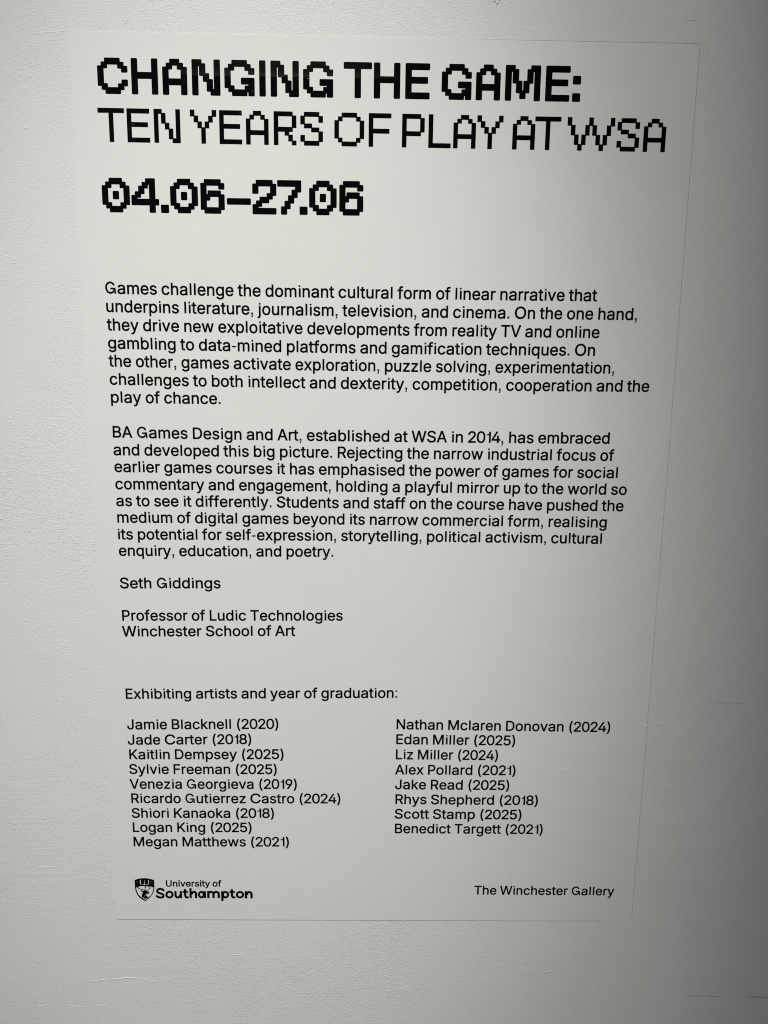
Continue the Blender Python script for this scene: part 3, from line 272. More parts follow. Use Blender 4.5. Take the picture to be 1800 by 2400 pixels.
 'university': [[17051,125932,17157,125931,17212,125941,17236,125952,17255,125974,17260,125987,17259,126024,17232,126111,17221,126133,17208,126148,17190,126157,17165,126157,17131,126148,17092,126148,17071,126154,17052,126166,17043,126186,17037,126209,17036,126247,17039,126254,17188,126254,17205,126264,17218,126278,17224,126295,17221,126420,17212,126440,17198,126454,17187,126461,17042,126462,17032,126466,17014,127126,17008,127139,16995,127154,16978,127164,16832,127164,16815,127155,16802,127140,16796,127123,16811,126467,16802,126463,16686,126464,16669,126454,16656,126440,16650,126423,16653,126297,16662,126278,16676,126264,16687,126257,16814,126255,16817,126248,16821,126138,16830,126104,16859,126048,16905,125997,16934,125976,16969,125957,17008,125942],[10419,125974,10495,125973,10514,125980,10543,125999,10572,126033,10587,126067,10592,126086,10590,126124,10585,126148,10576,126167,10532,126216,10503,126232,10456,126243,10439,126243,10397,126233,10367,126214,10334,126176,10321,126144,10317,126125,10318,126087,10339,126036,10372,126000],[13883,125960,13955,125959,13987,125970,14008,125985,14037,126018,14053,126053,14051,126124,14037,126158,13998,126202,13969,126218,13922,126229,13872,126223,13833,126200,13796,126157,13786,126134,13782,126116,13783,126068,13798,126030,13842,125981],[8371,126011,8525,126010,8539,126017,8558,126043,8534,126755,8541,126822,8550,126854,8566,126888,8580,126910,8605,126934,8646,126959,8684,126974,8760,126989,8802,126989,8862,126978,8892,126968,8940,126944,8985,126906,9012,126862,9028,126820,9034,126787,9060,126053,9066,126035,9083,126015,9103,126007,9252,126007,9267,126014,9281,126031,9287,126053,9260,126834,9254,126868,9239,126916,9207,126984,9180,127023,9109,127101,9067,127132,8997,127171,8962,127185,8910,127200,8850,127211,8692,127211,8633,127201,8569,127182,8481,127134,8441,127104,8373,127024,8335,126953,8316,126891,8309,126843,8337,126052,8346,126032,8360,126018],[14232,126069,14377,126068,14393,126073,14410,126092,14416,126109,14413,126262,14423,126265,14550,126266,14564,126274,14576,126289,14582,126302,14579,126431,14572,126448,14559,126463,14541,126472,14413,126473,14407,126477,14406,126485,14394,126901,14398,126939,14404,126956,14421,126965,14450,126970,14498,126961,14523,126961,14538,126968,14553,126985,14562,127007,14581,127104,14581,127127,14574,127144,14561,127159,14538,127173,14513,127178,14479,127179,14466,127183,14419,127184,14406,127179,14368,127178,14304,127159,14279,127145,14249,127122,14212,127078,14186,127022,14178,126993,14174,126955,14187,126481,14181,126474,14092,126473,14081,126467,14066,126450,14060,126433,14063,126313,14071,126291,14086,126274,14098,126268,14187,126266,14192,126263,14199,126106,14207,126090,14220,126076],[9848,126271,9885,126270,9898,126274,9937,126274,9961,126280,10004,126294,10050,126318,10078,126339,10129,126399,10143,126421,10167,126479,10182,126560,10160,127157,10139,127184,10124,127191,9979,127192,9964,127185,9949,127168,9944,127146,9961,126624,9957,126591,9944,126549,9930,126528,9905,126508,9881,126497,9839,126487,9801,126487,9746,126503,9708,126524,9688,126541,9670,126570,9659,126597,9647,126654,9631,127147,9625,127166,9608,127186,9592,127193,9440,127192,9418,127170,9412,127153,9443,126320,9463,126293,9478,126286,9619,126285,9634,126292,9648,126309,9656,126341,9679,126324,9744,126290,9800,126275,9838,126274],[11908,126262,11950,126261,11963,126266,12001,126266,12064,126281,12103,126295,12153,126324,12194,126354,12254,126424,12279,126470,12307,126543,12322,126629,12321,126682,12325,126697,12322,126779,12313,126798,12300,126812,12288,126819,11736,126822,11726,126826,11729,126848,11741,126882,11759,126914,11777,126935,11822,126966,11889,126986,11953,126985,11983,126980,12025,126964,12062,126937,12090,126889,12109,126867,12125,126859,12146,126859,12269,126889,12280,126895,12294,126912,12300,126929,12299,126962,12271,127020,12254,127045,12201,127103,12145,127144,12097,127168,12041,127188,11990,127198,11844,127199,11789,127189,11723,127163,11675,127136,11647,127115,11628,127098,11577,127038,11545,126984,11513,126902,11498,126811,11503,126661,11509,126623,11534,126538,11560,126483,11594,126432,11656,126364,11680,126342,11754,126298,11809,126277,11856,126266,11899,126266],[12795,126258,12884,126257,12918,126267,12935,126286,12941,126303,12936,126452,12927,126467,12914,126481,12902,126488,12873,126489,12856,126484,12779,126485,12741,126495,12694,126521,12670,126548,12650,126595,12644,126633,12628,127144,12621,127157,12608,127172,12591,127181,12442,127181,12430,127175,12418,127160,12410,127141,12436,126311,12444,126295,12457,126281,12469,126274,12614,126273,12629,126280,12641,126294,12651,126319,12674,126302,12730,126273],[13318,126256,13364,126255,13377,126260,13420,126260,13449,126265,13496,126280,13542,126304,13578,126329,13634,126394,13648,126417,13672,126475,13677,126493,13676,126512,13671,126526,13647,126553,13638,126557,13526,126583,13501,126583,13486,126576,13471,126559,13455,126521,13432,126494,13417,126483,13371,126468,13303,126468,13277,126474,13231,126495,13219,126505,13210,126520,13205,126538,13213,126562,13236,126578,13304,126602,13477,126642,13528,126661,13578,126690,13610,126716,13641,126752,13655,126774,13679,126837,13683,126880,13681,126928,13675,126961,13652,127019,13626,127059,13589,127100,13569,127117,13503,127156,13466,127172,13380,127193,13230,127193,13158,127178,13111,127159,13069,127135,13041,127114,12991,127056,12976,127032,12960,126993,12947,126950,12949,126917,12955,126904,12974,126886,12995,126876,13094,126855,13128,126855,13143,126863,13157,126879,13172,126920,13188,126944,13220,126965,13270,126980,13313,126985,13326,126980,13352,126980,13390,126969,13423,126953,13449,126928,13454,126918,13455,126900,13449,126883,13440,126874,13415,126860,13372,126845,13182,126801,13144,126787,13085,126753,13053,126727,13022,126691,13008,126669,12988,126616,12984,126592,12988,126487,12997,126458,13017,126416,13032,126394,13074,126348,13110,126320,13163,126291,13236,126266,13266,126261,13308,126260],[16207,126244,16301,126248,16381,126268,16461,126311,16506,126346,16558,126406,16601,126482,16625,126549,16636,126607,16637,126635,16640,126650,16637,126780,16626,126843,16606,126904,16576,126969,16557,127001,16499,127069,16457,127105,16433,127122,16380,127151,16341,127165,16273,127181,16136,127182,16085,127171,16022,127147,15951,127102,15932,127086,15872,127016,15839,126962,15807,126875,15796,126812,15796,126784,15792,126769,15795,126663,15799,126648,15801,126620,15816,126558,15852,126470,15885,126419,15912,126385,15975,126324,16052,126279,16126,126254,16155,126249,16198,126248],[10370,126283,10519,126282,10536,126291,10548,126306,10553,126318,10527,127148,10517,127168,10504,127182,10492,127189,10343,127190,10326,127181,10314,127166,10309,127153,10336,126323,10345,126304,10358,126289],[10661,126282,10823,126280,10838,126287,10852,126304,11036,126847,11042,126841,11104,126678,11255,126307,11275,126286,11294,126278,11448,126278,11463,126285,11478,126302,11483,126319,11482,126342,11156,127115,11133,127163,11117,127180,11102,127187,10948,127188,10933,127181,10919,127164,10626,126355,10627,126322,10632,126308,10649,126288],[13836,126269,13985,126267,14002,126277,14015,126291,14020,126304,13997,127134,13988,127154,13975,127168,13963,127175,13814,127176,13797,127167,13785,127152,13779,127139,13802,126309,13811,126290,13825,126275],[14621,126265,14787,126264,14802,126271,14816,126288,15003,126836,15209,126314,15221,126289,15239,126269,15254,126262,15413,126261,15430,126271,15442,126285,15448,126298,15447,126325,15044,127289,15002,127360,14947,127421,14894,127455,14839,127477,14806,127482,14703,127483,14677,127478,14645,127466,14631,127449,14625,127436,14626,127394,14655,127297,14663,127282,14676,127268,14691,127260,14726,127260,14768,127268,14789,127264,14814,127252,14826,127242,14835,127227,14876,127127,14587,126329,14587,126306,14592,126292,14609,126272],[11739,126613,12081,126613,12088,126612,12091,126606,12083,126582,12066,126546,12053,126527,12023,126503,11981,126484,11956,126478,11896,126478,11867,126484,11828,126499,11790,126525,11757,126566,11737,126608],[16418,126726,16420,126714,16416,126699,16417,126670,16409,126623,16397,126579,16379,126542,16354,126509,16324,126485,16277,126466,16252,126461,16193,126461,16167,126467,16138,126478,16099,126503,16071,126534,16048,126573,16028,126629,16018,126687,16016,126749,16024,126801,16040,126855,16057,126892,16086,126925,16104,126939,16142,126958,16184,126968,16235,126968,16278,126958,16326,126933,16348,126915,16371,126885,16390,126848,16409,126785]],
 'crest': [[4838,125677,4961,125676,4970,125678,5027,125678,5034,125680,5088,125680,5097,125683,5152,125682,5161,125685,5216,125685,5225,125687,5323,125690,5723,125763,6129,125884,6447,126032,6454,126037,6457,126046,6456,126133,6458,126141,6456,126187,6458,126195,6456,126241,6458,126249,6456,126295,6458,126303,6456,126352,6458,126360,6457,126406,6458,126414,6457,126460,6459,126468,6457,126514,6459,126522,6458,126555,6460,126563,6459,126594,6460,126601,6460,126668,6463,126712,6462,126746,6464,126753,6462,126787,6464,126795,6463,126885,6465,126893,6463,126957,6465,126967,6457,127233,6454,127243,6450,127354,6447,127364,6441,127457,6438,127465,6437,127491,6435,127499,6427,127573,6412,127674,6397,127751,6372,127863,6343,127976,6314,128077,6275,128196,6241,128284,6200,128380,6156,128469,6101,128569,6055,128647,5986,128756,5913,128865,5848,128956,5797,129021,5748,129079,5687,129146,5603,129229,5374,129441,5153,129626,4922,129815,4778,129766,4708,129738,4636,129702,4533,129643,4421,129570,4344,129515,4264,129453,4202,129402,4143,129347,4067,129271,4003,129201,3926,129110,3854,129017,3795,128933,3718,128811,3681,128749,3635,128661,3598,128585,3546,128458,3524,128396,3481,128264,3456,128174,3420,128034,3401,127944,3389,127872,3373,127761,3349,127513,3336,127279,3335,127199,3332,127163,3333,127140,3331,127132,3332,127106,3330,127098,3331,127075,3329,127067,3330,127042,3328,127034,3329,127008,3328,127000,3329,126972,3327,126964,3328,126890,3326,126882,3327,126841,3326,126833,3327,126787,3326,126779,3328,126728,3326,126720,3330,126519,3328,126511,3329,126486,3325,126421,3326,126398,3324,126390,3325,126370,3323,126362,3324,126342,3319,126249,3320,126226,3318,126218,3319,126198,3317,126190,3318,126169,3316,126161,3317,126141,3312,126048,3313,126033,3317,126025,3524,125923,3700,125848,4108,125736,4190,125727,4239,125720,4254,125719,4303,125712,4319,125712,4367,125704,4383,125704,4431,125696,4447,125696,4495,125688,4513,125688,4520,125685,4618,125685,4630,125682,4726,125682,4735,125679,4831,125679],[5467,125971,5477,125972,5483,125975,5487,125986,5485,126109,5487,126117,5484,126240,5486,126248,5483,126371,5485,126379,5483,126438,5485,126446,5482,126569,5484,126580,5482,126626,5478,126635,5425,126705,5418,126709,4971,126774,4959,126777,4933,126791,4928,126788,4924,126780,4922,126757,4923,126729,4921,126721,4922,126695,4921,126687,4921,126662,4919,126620,4920,126592,4918,126584,4919,126559,4917,126551,4918,126525,4915,126484,4916,126456,4914,126448,4915,126422,4913,126415,4914,126389,4913,126381,4913,126356,4911,126314,4912,126286,4910,126278,4907,126127,4913,126118,4944,126105,5163,126027,5200,126020,5191,126019,5161,126025,4917,126112,4910,126109,4906,126103,4902,126102,4861,126103,4845,126110,4558,126027,4325,125975,4328,125979,4558,126030,4847,126113,4856,126121,4859,126130,4856,126189,4854,126201,4846,126382,4843,126394,4826,126768,4819,126787,4810,126792,4785,126777,4774,126774,4371,126714,4365,126710,4356,126700,4305,126629,4298,126615,4299,126582,4297,126574,4302,126415,4300,126402,4303,126327,4301,126317,4306,126157,4304,126145,4307,126070,4305,126057,4308,125990,4312,125980,4305,125974,4279,125975,4166,126139,4162,126148,4176,126770,4181,126772,4471,126771,4754,126821,4868,126886,4986,126821,5003,126817,5244,126780,5331,126775,5338,126772,5366,126772,5405,126767,5432,126766,5471,126761,5498,126761,5538,126756,5565,126756,5574,126753,5576,126747,5580,126631,5583,126620,5604,126137,5515,125972,5510,125969,5469,125969],[5463,125972,5453,125972,5379,125986,5388,125987,5462,125974],[3649,126188,3680,126187,3715,126206,3736,126236,3740,126248,3743,126267,3746,126271,3748,126270,3743,126235,3720,126201,3685,126182,3645,126182,3611,126201,3584,126235,3573,126276,3573,126286,3577,126312,3578,126322,3585,126336,3605,126362,3634,126377,3681,126377,3712,126361,3717,126356,3739,126326,3747,126296,3747,126290,3742,126294,3738,126314,3733,126324,3714,126350,3707,126356,3670,126375,3641,126374,3609,126356,3586,126324,3579,126299,3578,126279,3584,126253,3592,126234,3615,126207],[3859,126187,3892,126187,3925,126205,3948,126237,3955,126269,3958,126269,3953,126234,3930,126200,3897,126181,3857,126181,3820,126201,3802,126223,3795,126233,3792,126242,3783,126278,3783,126285,3790,126326,3814,126360,3848,126378,3855,126377,3887,126378,3922,126360,3931,126350,3949,126326,3958,126295,3956,126289,3951,126296,3945,126320,3920,126353,3894,126368,3878,126374,3853,126374,3818,126355,3795,126321,3789,126295,3787,126280,3791,126265,3796,126245,3804,126230,3825,126206],[5894,126186,5930,126186,5960,126202,5984,126236,5988,126246,5992,126273,5994,126273,5996,126267,5990,126233,5965,126197,5934,126181,5890,126181,5855,126200,5829,126234,5820,126275,5820,126285,5826,126323,5849,126357,5882,126376,5927,126375,5961,126356,5986,126324,5995,126289,5992,126281,5984,126311,5964,126343,5955,126352,5918,126371,5887,126370,5854,126352,5833,126320,5825,126287,5825,126272,5831,126249,5842,126227,5860,126205],[6104,126185,6140,126185,6175,126204,6194,126232,6198,126243,6202,126272,6204,126272,6206,126265,6200,126232,6178,126198,6144,126180,6101,126180,6065,126199,6042,126229,6030,126274,6034,126307,6041,126329,6061,126357,6092,126375,6137,126374,6172,126356,6191,126331,6197,126321,6202,126303,6205,126288,6202,126281,6193,126316,6170,126349,6149,126362,6128,126370,6097,126369,6064,126351,6043,126320,6035,126284,6035,126272,6047,126234,6070,126204],[3574,126406,3607,126406,3642,126425,3661,126454,3667,126472,3669,126491,3675,126489,3668,126454,3647,126420,3612,126401,3569,126401,3535,126420,3509,126454,3497,126500,3503,126536,3508,126550,3526,126577,3554,126594,3561,126596,3608,126596,3638,126579,3656,126557,3666,126540,3672,126517,3670,126507,3669,126508,3665,126527,3660,126540,3644,126563,3633,126574,3602,126591,3563,126591,3532,126573,3513,126545,3508,126533,3503,126500,3513,126459,3539,126426],[3916,126405,3947,126405,3982,126424,4003,126455,4007,126468,4009,126487,4012,126489,4015,126487,4008,126450,3987,126419,3952,126400,3912,126400,3875,126419,3851,126450,3840,126491,3839,126506,3843,126532,3846,126544,3866,126575,3872,126579,3901,126595,3948,126594,3981,126576,3991,126564,4006,126541,4013,126508,4009,126509,4005,126529,3997,126544,3979,126569,3942,126590,3904,126589,3875,126573,3855,126546,3846,126519,3845,126491,3856,126454,3879,126424],[5819,126405,5857,126405,5890,126424,5911,126455,5917,126490,5920,126489,5922,126483,5917,126456,5913,126445,5894,126418,5862,126400,5817,126399,5780,126419,5759,126448,5745,126496,5749,126524,5754,126544,5776,126577,5809,126595,5852,126594,5888,126575,5899,126561,5915,126536,5921,126511,5919,126501,5917,126501,5913,126523,5905,126541,5885,126569,5845,126590,5814,126589,5779,126571,5760,126542,5756,126532,5752,126511,5750,126496,5759,126461,5762,126454,5785,126424],[6161,126404,6197,126403,6230,126422,6251,126453,6255,126466,6258,126486,6261,126486,6262,126474,6256,126448,6232,126415,6202,126398,6157,126398,6122,126417,6098,126450,6086,126495,6090,126520,6094,126542,6117,126574,6149,126593,6194,126593,6229,126574,6251,126544,6257,126527,6262,126504,6261,126502,6257,126505,6253,126525,6248,126538,6229,126564,6223,126570,6186,126588,6154,126588,6122,126569,6100,126538,6096,126528,6092,126507,6093,126487,6099,126462,6107,126447,6130,126420],[3737,126542,3775,126542,3807,126561,3826,126589,3830,126600,3835,126624,3838,126624,3839,126618,3832,126588,3812,126556,3779,126537,3732,126537,3698,126556,3674,126587,3663,126633,3668,126674,3673,126686,3690,126712,3706,126722,3728,126732,3769,126732,3804,126713,3821,126691,3828,126680,3832,126671,3838,126646,3836,126641,3834,126641,3831,126649,3825,126674,3808,126697,3797,126708,3763,126727,3731,126727,3696,126708,3677,126679,3669,126651,3667,126633,3679,126591,3702,126561],[5987,126538,6018,126538,6053,126557,6074,126586,6079,126598,6081,126618,6084,126622,6087,126620,6082,126585,6058,126552,6025,126533,5983,126533,5946,126552,5921,126587,5912,126627,5911,126637,5915,126662,5917,126673,5924,126687,5944,126713,5973,126728,6020,126728,6055,126707,6077,126676,6086,126644,6085,126641,6080,126645,6076,126664,6071,126675,6050,126703,6016,126722,5980,126723,5949,126707,5938,126696,5922,126669,5916,126639,5916,126627,5922,126602,5938,126574,5951,126557],[4953,127088,4953,127081,4942,127078,4771,127078,4762,127081,4698,127081,4688,127084,4597,127087,4590,127089,4558,127090,4551,127092,4526,127092,4519,127095,4494,127095,4487,127098,4441,127100,4340,127114,4223,127135,4089,127164,3921,127206,3917,127210,3917,127215,3920,127284,3917,127369,3911,127400,3896,127444,3982,127489,4100,127539,4083,127497,4087,127481,4092,127471,4102,127460,4114,127453,4127,127452,4140,127456,4145,127460,4188,127559,4198,127573,4445,127631,4566,127652,4627,127673,4661,127691,4715,127733,4784,127803,4836,127864,4845,127865,4848,127848,4843,127789,4844,127719,4842,127709,4844,127675,4846,127668,4847,127642,4851,127622,4859,127585,4877,127529,4955,127342,4936,127328,4820,127257,4815,127252,4809,127234,4807,127216,4816,127192,4832,127175,4843,127169,4863,127164,4988,127239,4989,127237,4982,127193,4956,127107],[5081,127088,5102,127161,5107,127192,5111,127220,5109,127272,5092,127331,5056,127412,5042,127450,5003,127541,4992,127567,4974,127626,4968,127662,4965,127732,4966,127740,4967,127796,4972,127869,5049,127880,5079,127875,5145,127869,5191,127861,5228,127850,5284,127822,5344,127779,5392,127740,5438,127698,5482,127650,5515,127609,5556,127552,5610,127464,5618,127442,5622,127424,5620,127396,5616,127373,5606,127337,5592,127301,5570,127266,5558,127256,5543,127249,5516,127243,5488,127243,5431,127251,5343,127269,5337,127269,5315,127255,5306,127244,5299,127227,5297,127212,5300,127199,5311,127177,5324,127163,5330,127159,5454,127135,5477,127132,5532,127132,5576,127143,5610,127161,5635,127181,5661,127214,5679,127247,5701,127303,5713,127347,5721,127398,5719,127439,5715,127460,5726,127461,5733,127459,5809,127451,5826,127462,5833,127471,5840,127489,5840,127506,5831,127525,5818,127540,5812,127543,5668,127560,5629,127622,5587,127679,5555,127719,5499,127780,5450,127825,5393,127872,5333,127915,5285,127941,5281,127945,5283,127965,5294,128020,5414,128087,5545,128138,5574,128197,5593,128241,5587,128258,5525,128361,5480,128489,5474,128501,5465,128507,5438,128507,5428,128509,5412,128509,5401,128502,5390,128502,5293,128515,5254,128518,5128,128539,5124,128543,5120,128558,5116,128566,5089,128581,5036,128618,4974,128670,4935,128708,4860,128790,4818,128841,4771,128903,4724,128980,4691,129048,4668,129118,4645,129213,4646,129225,4657,129233,4664,129232,4672,129226,4695,129128,4717,129064,4756,128985,4803,128911,4867,128829,4906,128785,4967,128721,5051,128647,5090,128620,5095,128623,5099,128631,5089,128670,5087,128719,5089,128727,5087,128779,5089,128787,5088,128817,5193,128973,5389,129043,5533,129043,5548,129046,5573,129022,5694,128890,5769,128801,5820,128736,5866,128671,5932,128567,5970,128500,6022,128402,6081,128282,6124,128184,6152,128112,6178,128031,6197,127959,6214,127876,6238,127734,6260,127577,6265,127517,6267,127510,6269,127471,6271,127463,6273,127417,6276,127409,6278,127355,6281,127344,6280,127336,6160,127295,5975,127236,5792,127186,5613,127143,5500,127122,5359,127104,5284,127099,5277,127097,5252,127097,5245,127095,5218,127095,5211,127092,5184,127092,5177,127090,5145,127090,5138,127087,5104,127087,5095,127085,5084,127085],[3714,127279,3731,127309,3766,127351,3798,127380,3818,127395,3821,127394,3827,127377,3831,127354,3833,127303,3831,127295,3831,127241,3829,127236,3821,127235,3775,127250,3719,127271,3714,127275],[3495,127377,3524,127587,3560,127776,3594,127923,3647,128096,3685,128209,3745,128371,3807,128522,3852,128614,3875,128655,3925,128733,3995,128830,4025,128868,4138,128999,4185,129046,4253,129108,4368,129204,4539,129351,4637,129426,4685,129458,4755,129498,4916,129579,4974,129545,5084,129473,5162,129413,5231,129351,5341,129242,5489,129102,5488,129101,5244,129282,4928,129444,4907,129452,4591,129295,4312,129087,4305,129074,4360,128766,4445,128463,4568,128232,4442,128197,4427,128189,4291,128074,4151,127898,4148,127889,4151,127882,4160,127878,4283,127875,4292,127873,4361,127872,4370,127870,4436,127869,4450,127867,4627,127962,4673,128002,4716,127897,4676,127852,4634,127813,4601,127790,4561,127774,4489,127758,4419,127748,4243,127707,4148,127682,4042,127643,3988,127620,3907,127582,3837,127544,3831,127544,3810,127554,3801,127554,3790,127550,3782,127545,3770,127531,3763,127511,3762,127499,3760,127495,3706,127450,3653,127391,3627,127349,3612,127314,3498,127362,3495,127366]],
}
# text lines: block, words, left and right ink edge, baseline (centre x, bow, slope, height) in mm on the sheet
LINES = [
 ('p1', 'Games challenge the dominant cultural form of linear narrative that', 32.35, 722.93, 370.7, -7.09e-06, 0.00252, 340.17),
 ('p1', 'underpins literature, journalism, television, and cinema. On the one hand,', 32.47, 781.31, 387.1, -6.36e-06, 0.00268, 365.42),
 ('p1', 'they drive new exploitative developments from reality TV and online', 31.99, 729.61, 409.6, -6.19e-06, 0.00264, 391.05),
 ('p1', 'gambling to data-mined platforms and gamification techniques. On', 32.53, 724.76, 335.6, -1.2e-05, 0.00378, 416.76),
 ('p1', 'the other, games activate exploration, puzzle solving, experimentation,', 32.1, 753.74, 324.9, -1.23e-05, 0.00382, 441.84),
 ('p1', 'challenges to both intellect and dexterity, competition, cooperation and the', 32.34, 806.21, 446.8, -9.83e-06, 0.00107, 467.63),
 ('p1', 'play of chance.', 32.86, 189.73, 114.3, 0.0, 0.00218, 491.48),
 ('p2', 'BA Games Design and Art, established at WSA in 2014, has embraced', 33.07, 753.84, 387.2, -9.59e-06, 0.00196, 543.55),
 ('p2', 'and developed this big picture. Rejecting the narrow industrial focus of', 32.82, 762.06, 407.5, -1.06e-06, 0.00114, 568.14),
 ('p2', 'earlier games courses it has emphasised the power of games for social', 32.98, 769.08, 385.6, -1.37e-06, 0.00214, 593.34),
 ('p2', 'commentary and engagement, holding a playful mirror up to the world so', 33.07, 784.07, 397.1, 1.56e-06, 0.00116, 618.23),
 ('p2', 'as to see it differently. Students and staff on the course have pushed the', 33.2, 780.95, 388.8, 2.71e-06, 0.000522, 643.09),
 ('p2', 'medium of digital games beyond its narrow commercial form, realising', 33.57, 757.6, 386.4, 5.11e-06, 0.000684, 667.96),
 ('p2', 'its potential for self-expression, storytelling, political activism, cultural', 33.44, 751.94, 402.2, 7.3e-06, 0.000151, 693.05),
 ('p2', 'enquiry, education, and poetry.', 33.58, 351.88, 179.3, 0.0, -0.00412, 718.46),
 ('s', 'Seth Giddings', 32.82, 183.15, 108.5, 0.0, -0.00885, 768.91),
 ('s', 'Professor of Ludic Technologies', 33.73, 366.24, 196.8, 0.0, -0.00837, 819.15),
 ('s', 'Winchester School of Art', 32.57, 294.49, 171.7, 0.0, -0.0116, 844.19),
 ('e', 'Exhibiting artists and year of graduation:', 33.4, 450.68, 191.5, 0.0, -0.011, 945.35),
 ('n', 'Jamie Blacknell (2020)', 33.22, 267.07, 138.0, 0.0, -0.0107, 996.84),
 ('n', 'Jade Carter (2018)', 33.02, 224.8, 125.3, 0.0, -0.0122, 1022.56),
 ('n', 'Kaitlin Dempsey (2025)', 34.31, 274.71, 143.0, 0.0, -0.00754, 1047.52),
 ('n', 'Sylvie Freeman (2025)', 33.2, 263.82, 145.9, 0.0, -0.00443, 1072.82),
 ('n', 'Venezia Georgieva (2019)', 32.8, 295.1, 159.7, 0.0, -0.00439, 1098.23),
 ('n', 'Ricardo Gutierrez Castro (2024)', 34.12, 363.7, 213.9, 0.0, -0.00362, 1122.96),
 ('n', 'Shiori Kanaoka (2018)', 33.73, 258.58, 146.2, 0.0, -0.00349, 1148.79),
 ('n', 'Logan King (2025)', 34.35, 222.73, 121.0, 0.0, -0.00293, 1173.89),
 ('n', 'Megan Matthews (2021)', 34.47, 281.87, 151.0, 0.0, -0.00332, 1199.16),
 ('m', 'Nathan Mclaren Donovan (2024)', 450.41, 784.07, 607.5, -7.41e-06, 0.00831, 996.3),
 ('m', 'Edan Miller (2025)', 450.28, 636.4, 541.0, 0.0, 0.00561, 1020.57),
 ('m', 'Liz Miller (2024)', 450.16, 610.53, 530.2, 0.0, 0.00373, 1046.07),
 ('m', 'Alex Pollard (2021)', 449.24, 639.13, 544.3, 0.0, 0.00217, 1071.9),
 ('m', 'Jake Read (2025)', 449.63, 630.28, 539.7, 0.0, 0.0031, 1097.45),
 ('m', 'Rhys Shepherd (2018)', 450.57, 677.0, 564.7, 0.0, 0.00428, 1123.32),
 ('m', 'Scott Stamp (2025)', 449.89, 651.92, 549.3, 0.0, 0.00271, 1148.71),
 ('m', 'Benedict Targett (2021)', 450.57, 687.07, 569.1, 0.0, 0.0014, 1174.4),
 ('g', 'The Winchester Gallery', 580.98, 809.12, 693.2, 0.0, 0.00408, 1284.42),
]
HEADS = {
 'bold': {'letters': [('C', 35.82), ('H', 80.82), ('A', 122.25), ('N', 161.52), ('G', 204.92), ('I', 251.47), ('N', 266.65), ('G', 310.13), ('T', 364.53), ('H', 405.0), ('E', 447.25), ('G', 496.11), ('A', 542.31), ('M', 581.63), ('E', 636.02), (':', 672.61)], 'top': [31.49, 0.0011], 'bot': [76.93, 0.00062]},
 'thin': {'letters': [('T', 33.58), ('E', 72.44), ('N', 108.71), ('Y', 157.46), ('E', 196.73), ('A', 232.61), ('R', 270.18), ('S', 306.12), ('O', 352.19), ('F', 398.66), ('P', 443.92), ('L', 479.84), ('A', 513.64), ('Y', 545.76), ('A', 594.21), ('T', 624.38), ('W', 668.52), ('S', 736.73), ('A', 772.95)], 'top': [94.32, 0.00332], 'bot': [137.7, 0.00279]},
 'date': {'letters': [('0', 34.3), ('4', 74.14), ('.', 114.17), ('0', 127.34), ('6', 168.79), ('-', 204.7), ('2', 239.75), ('7', 273.93), ('.', 304.44), ('0', 317.63), ('6', 359.09)], 'top': [183.91, -0.00104], 'bot': [229.36, -0.00074]},
}
OUTLINE = [[0.38, 0.0], [0.38, 34.97], [-0.75, 465.25], [-0.91, 504.38], [0.58, 745.76], [-0.41, 807.33], [1.48, 1331.46], [296.34, 1332.02], [840.99, 1332.06], [840.55, 1286.58], [841.64, 915.14], [841.4, 845.42], [841.4, 517.17], [841.11, 455.33], [840.28, 32.25], [840.47, 1.98], [417.95, 1.02]]
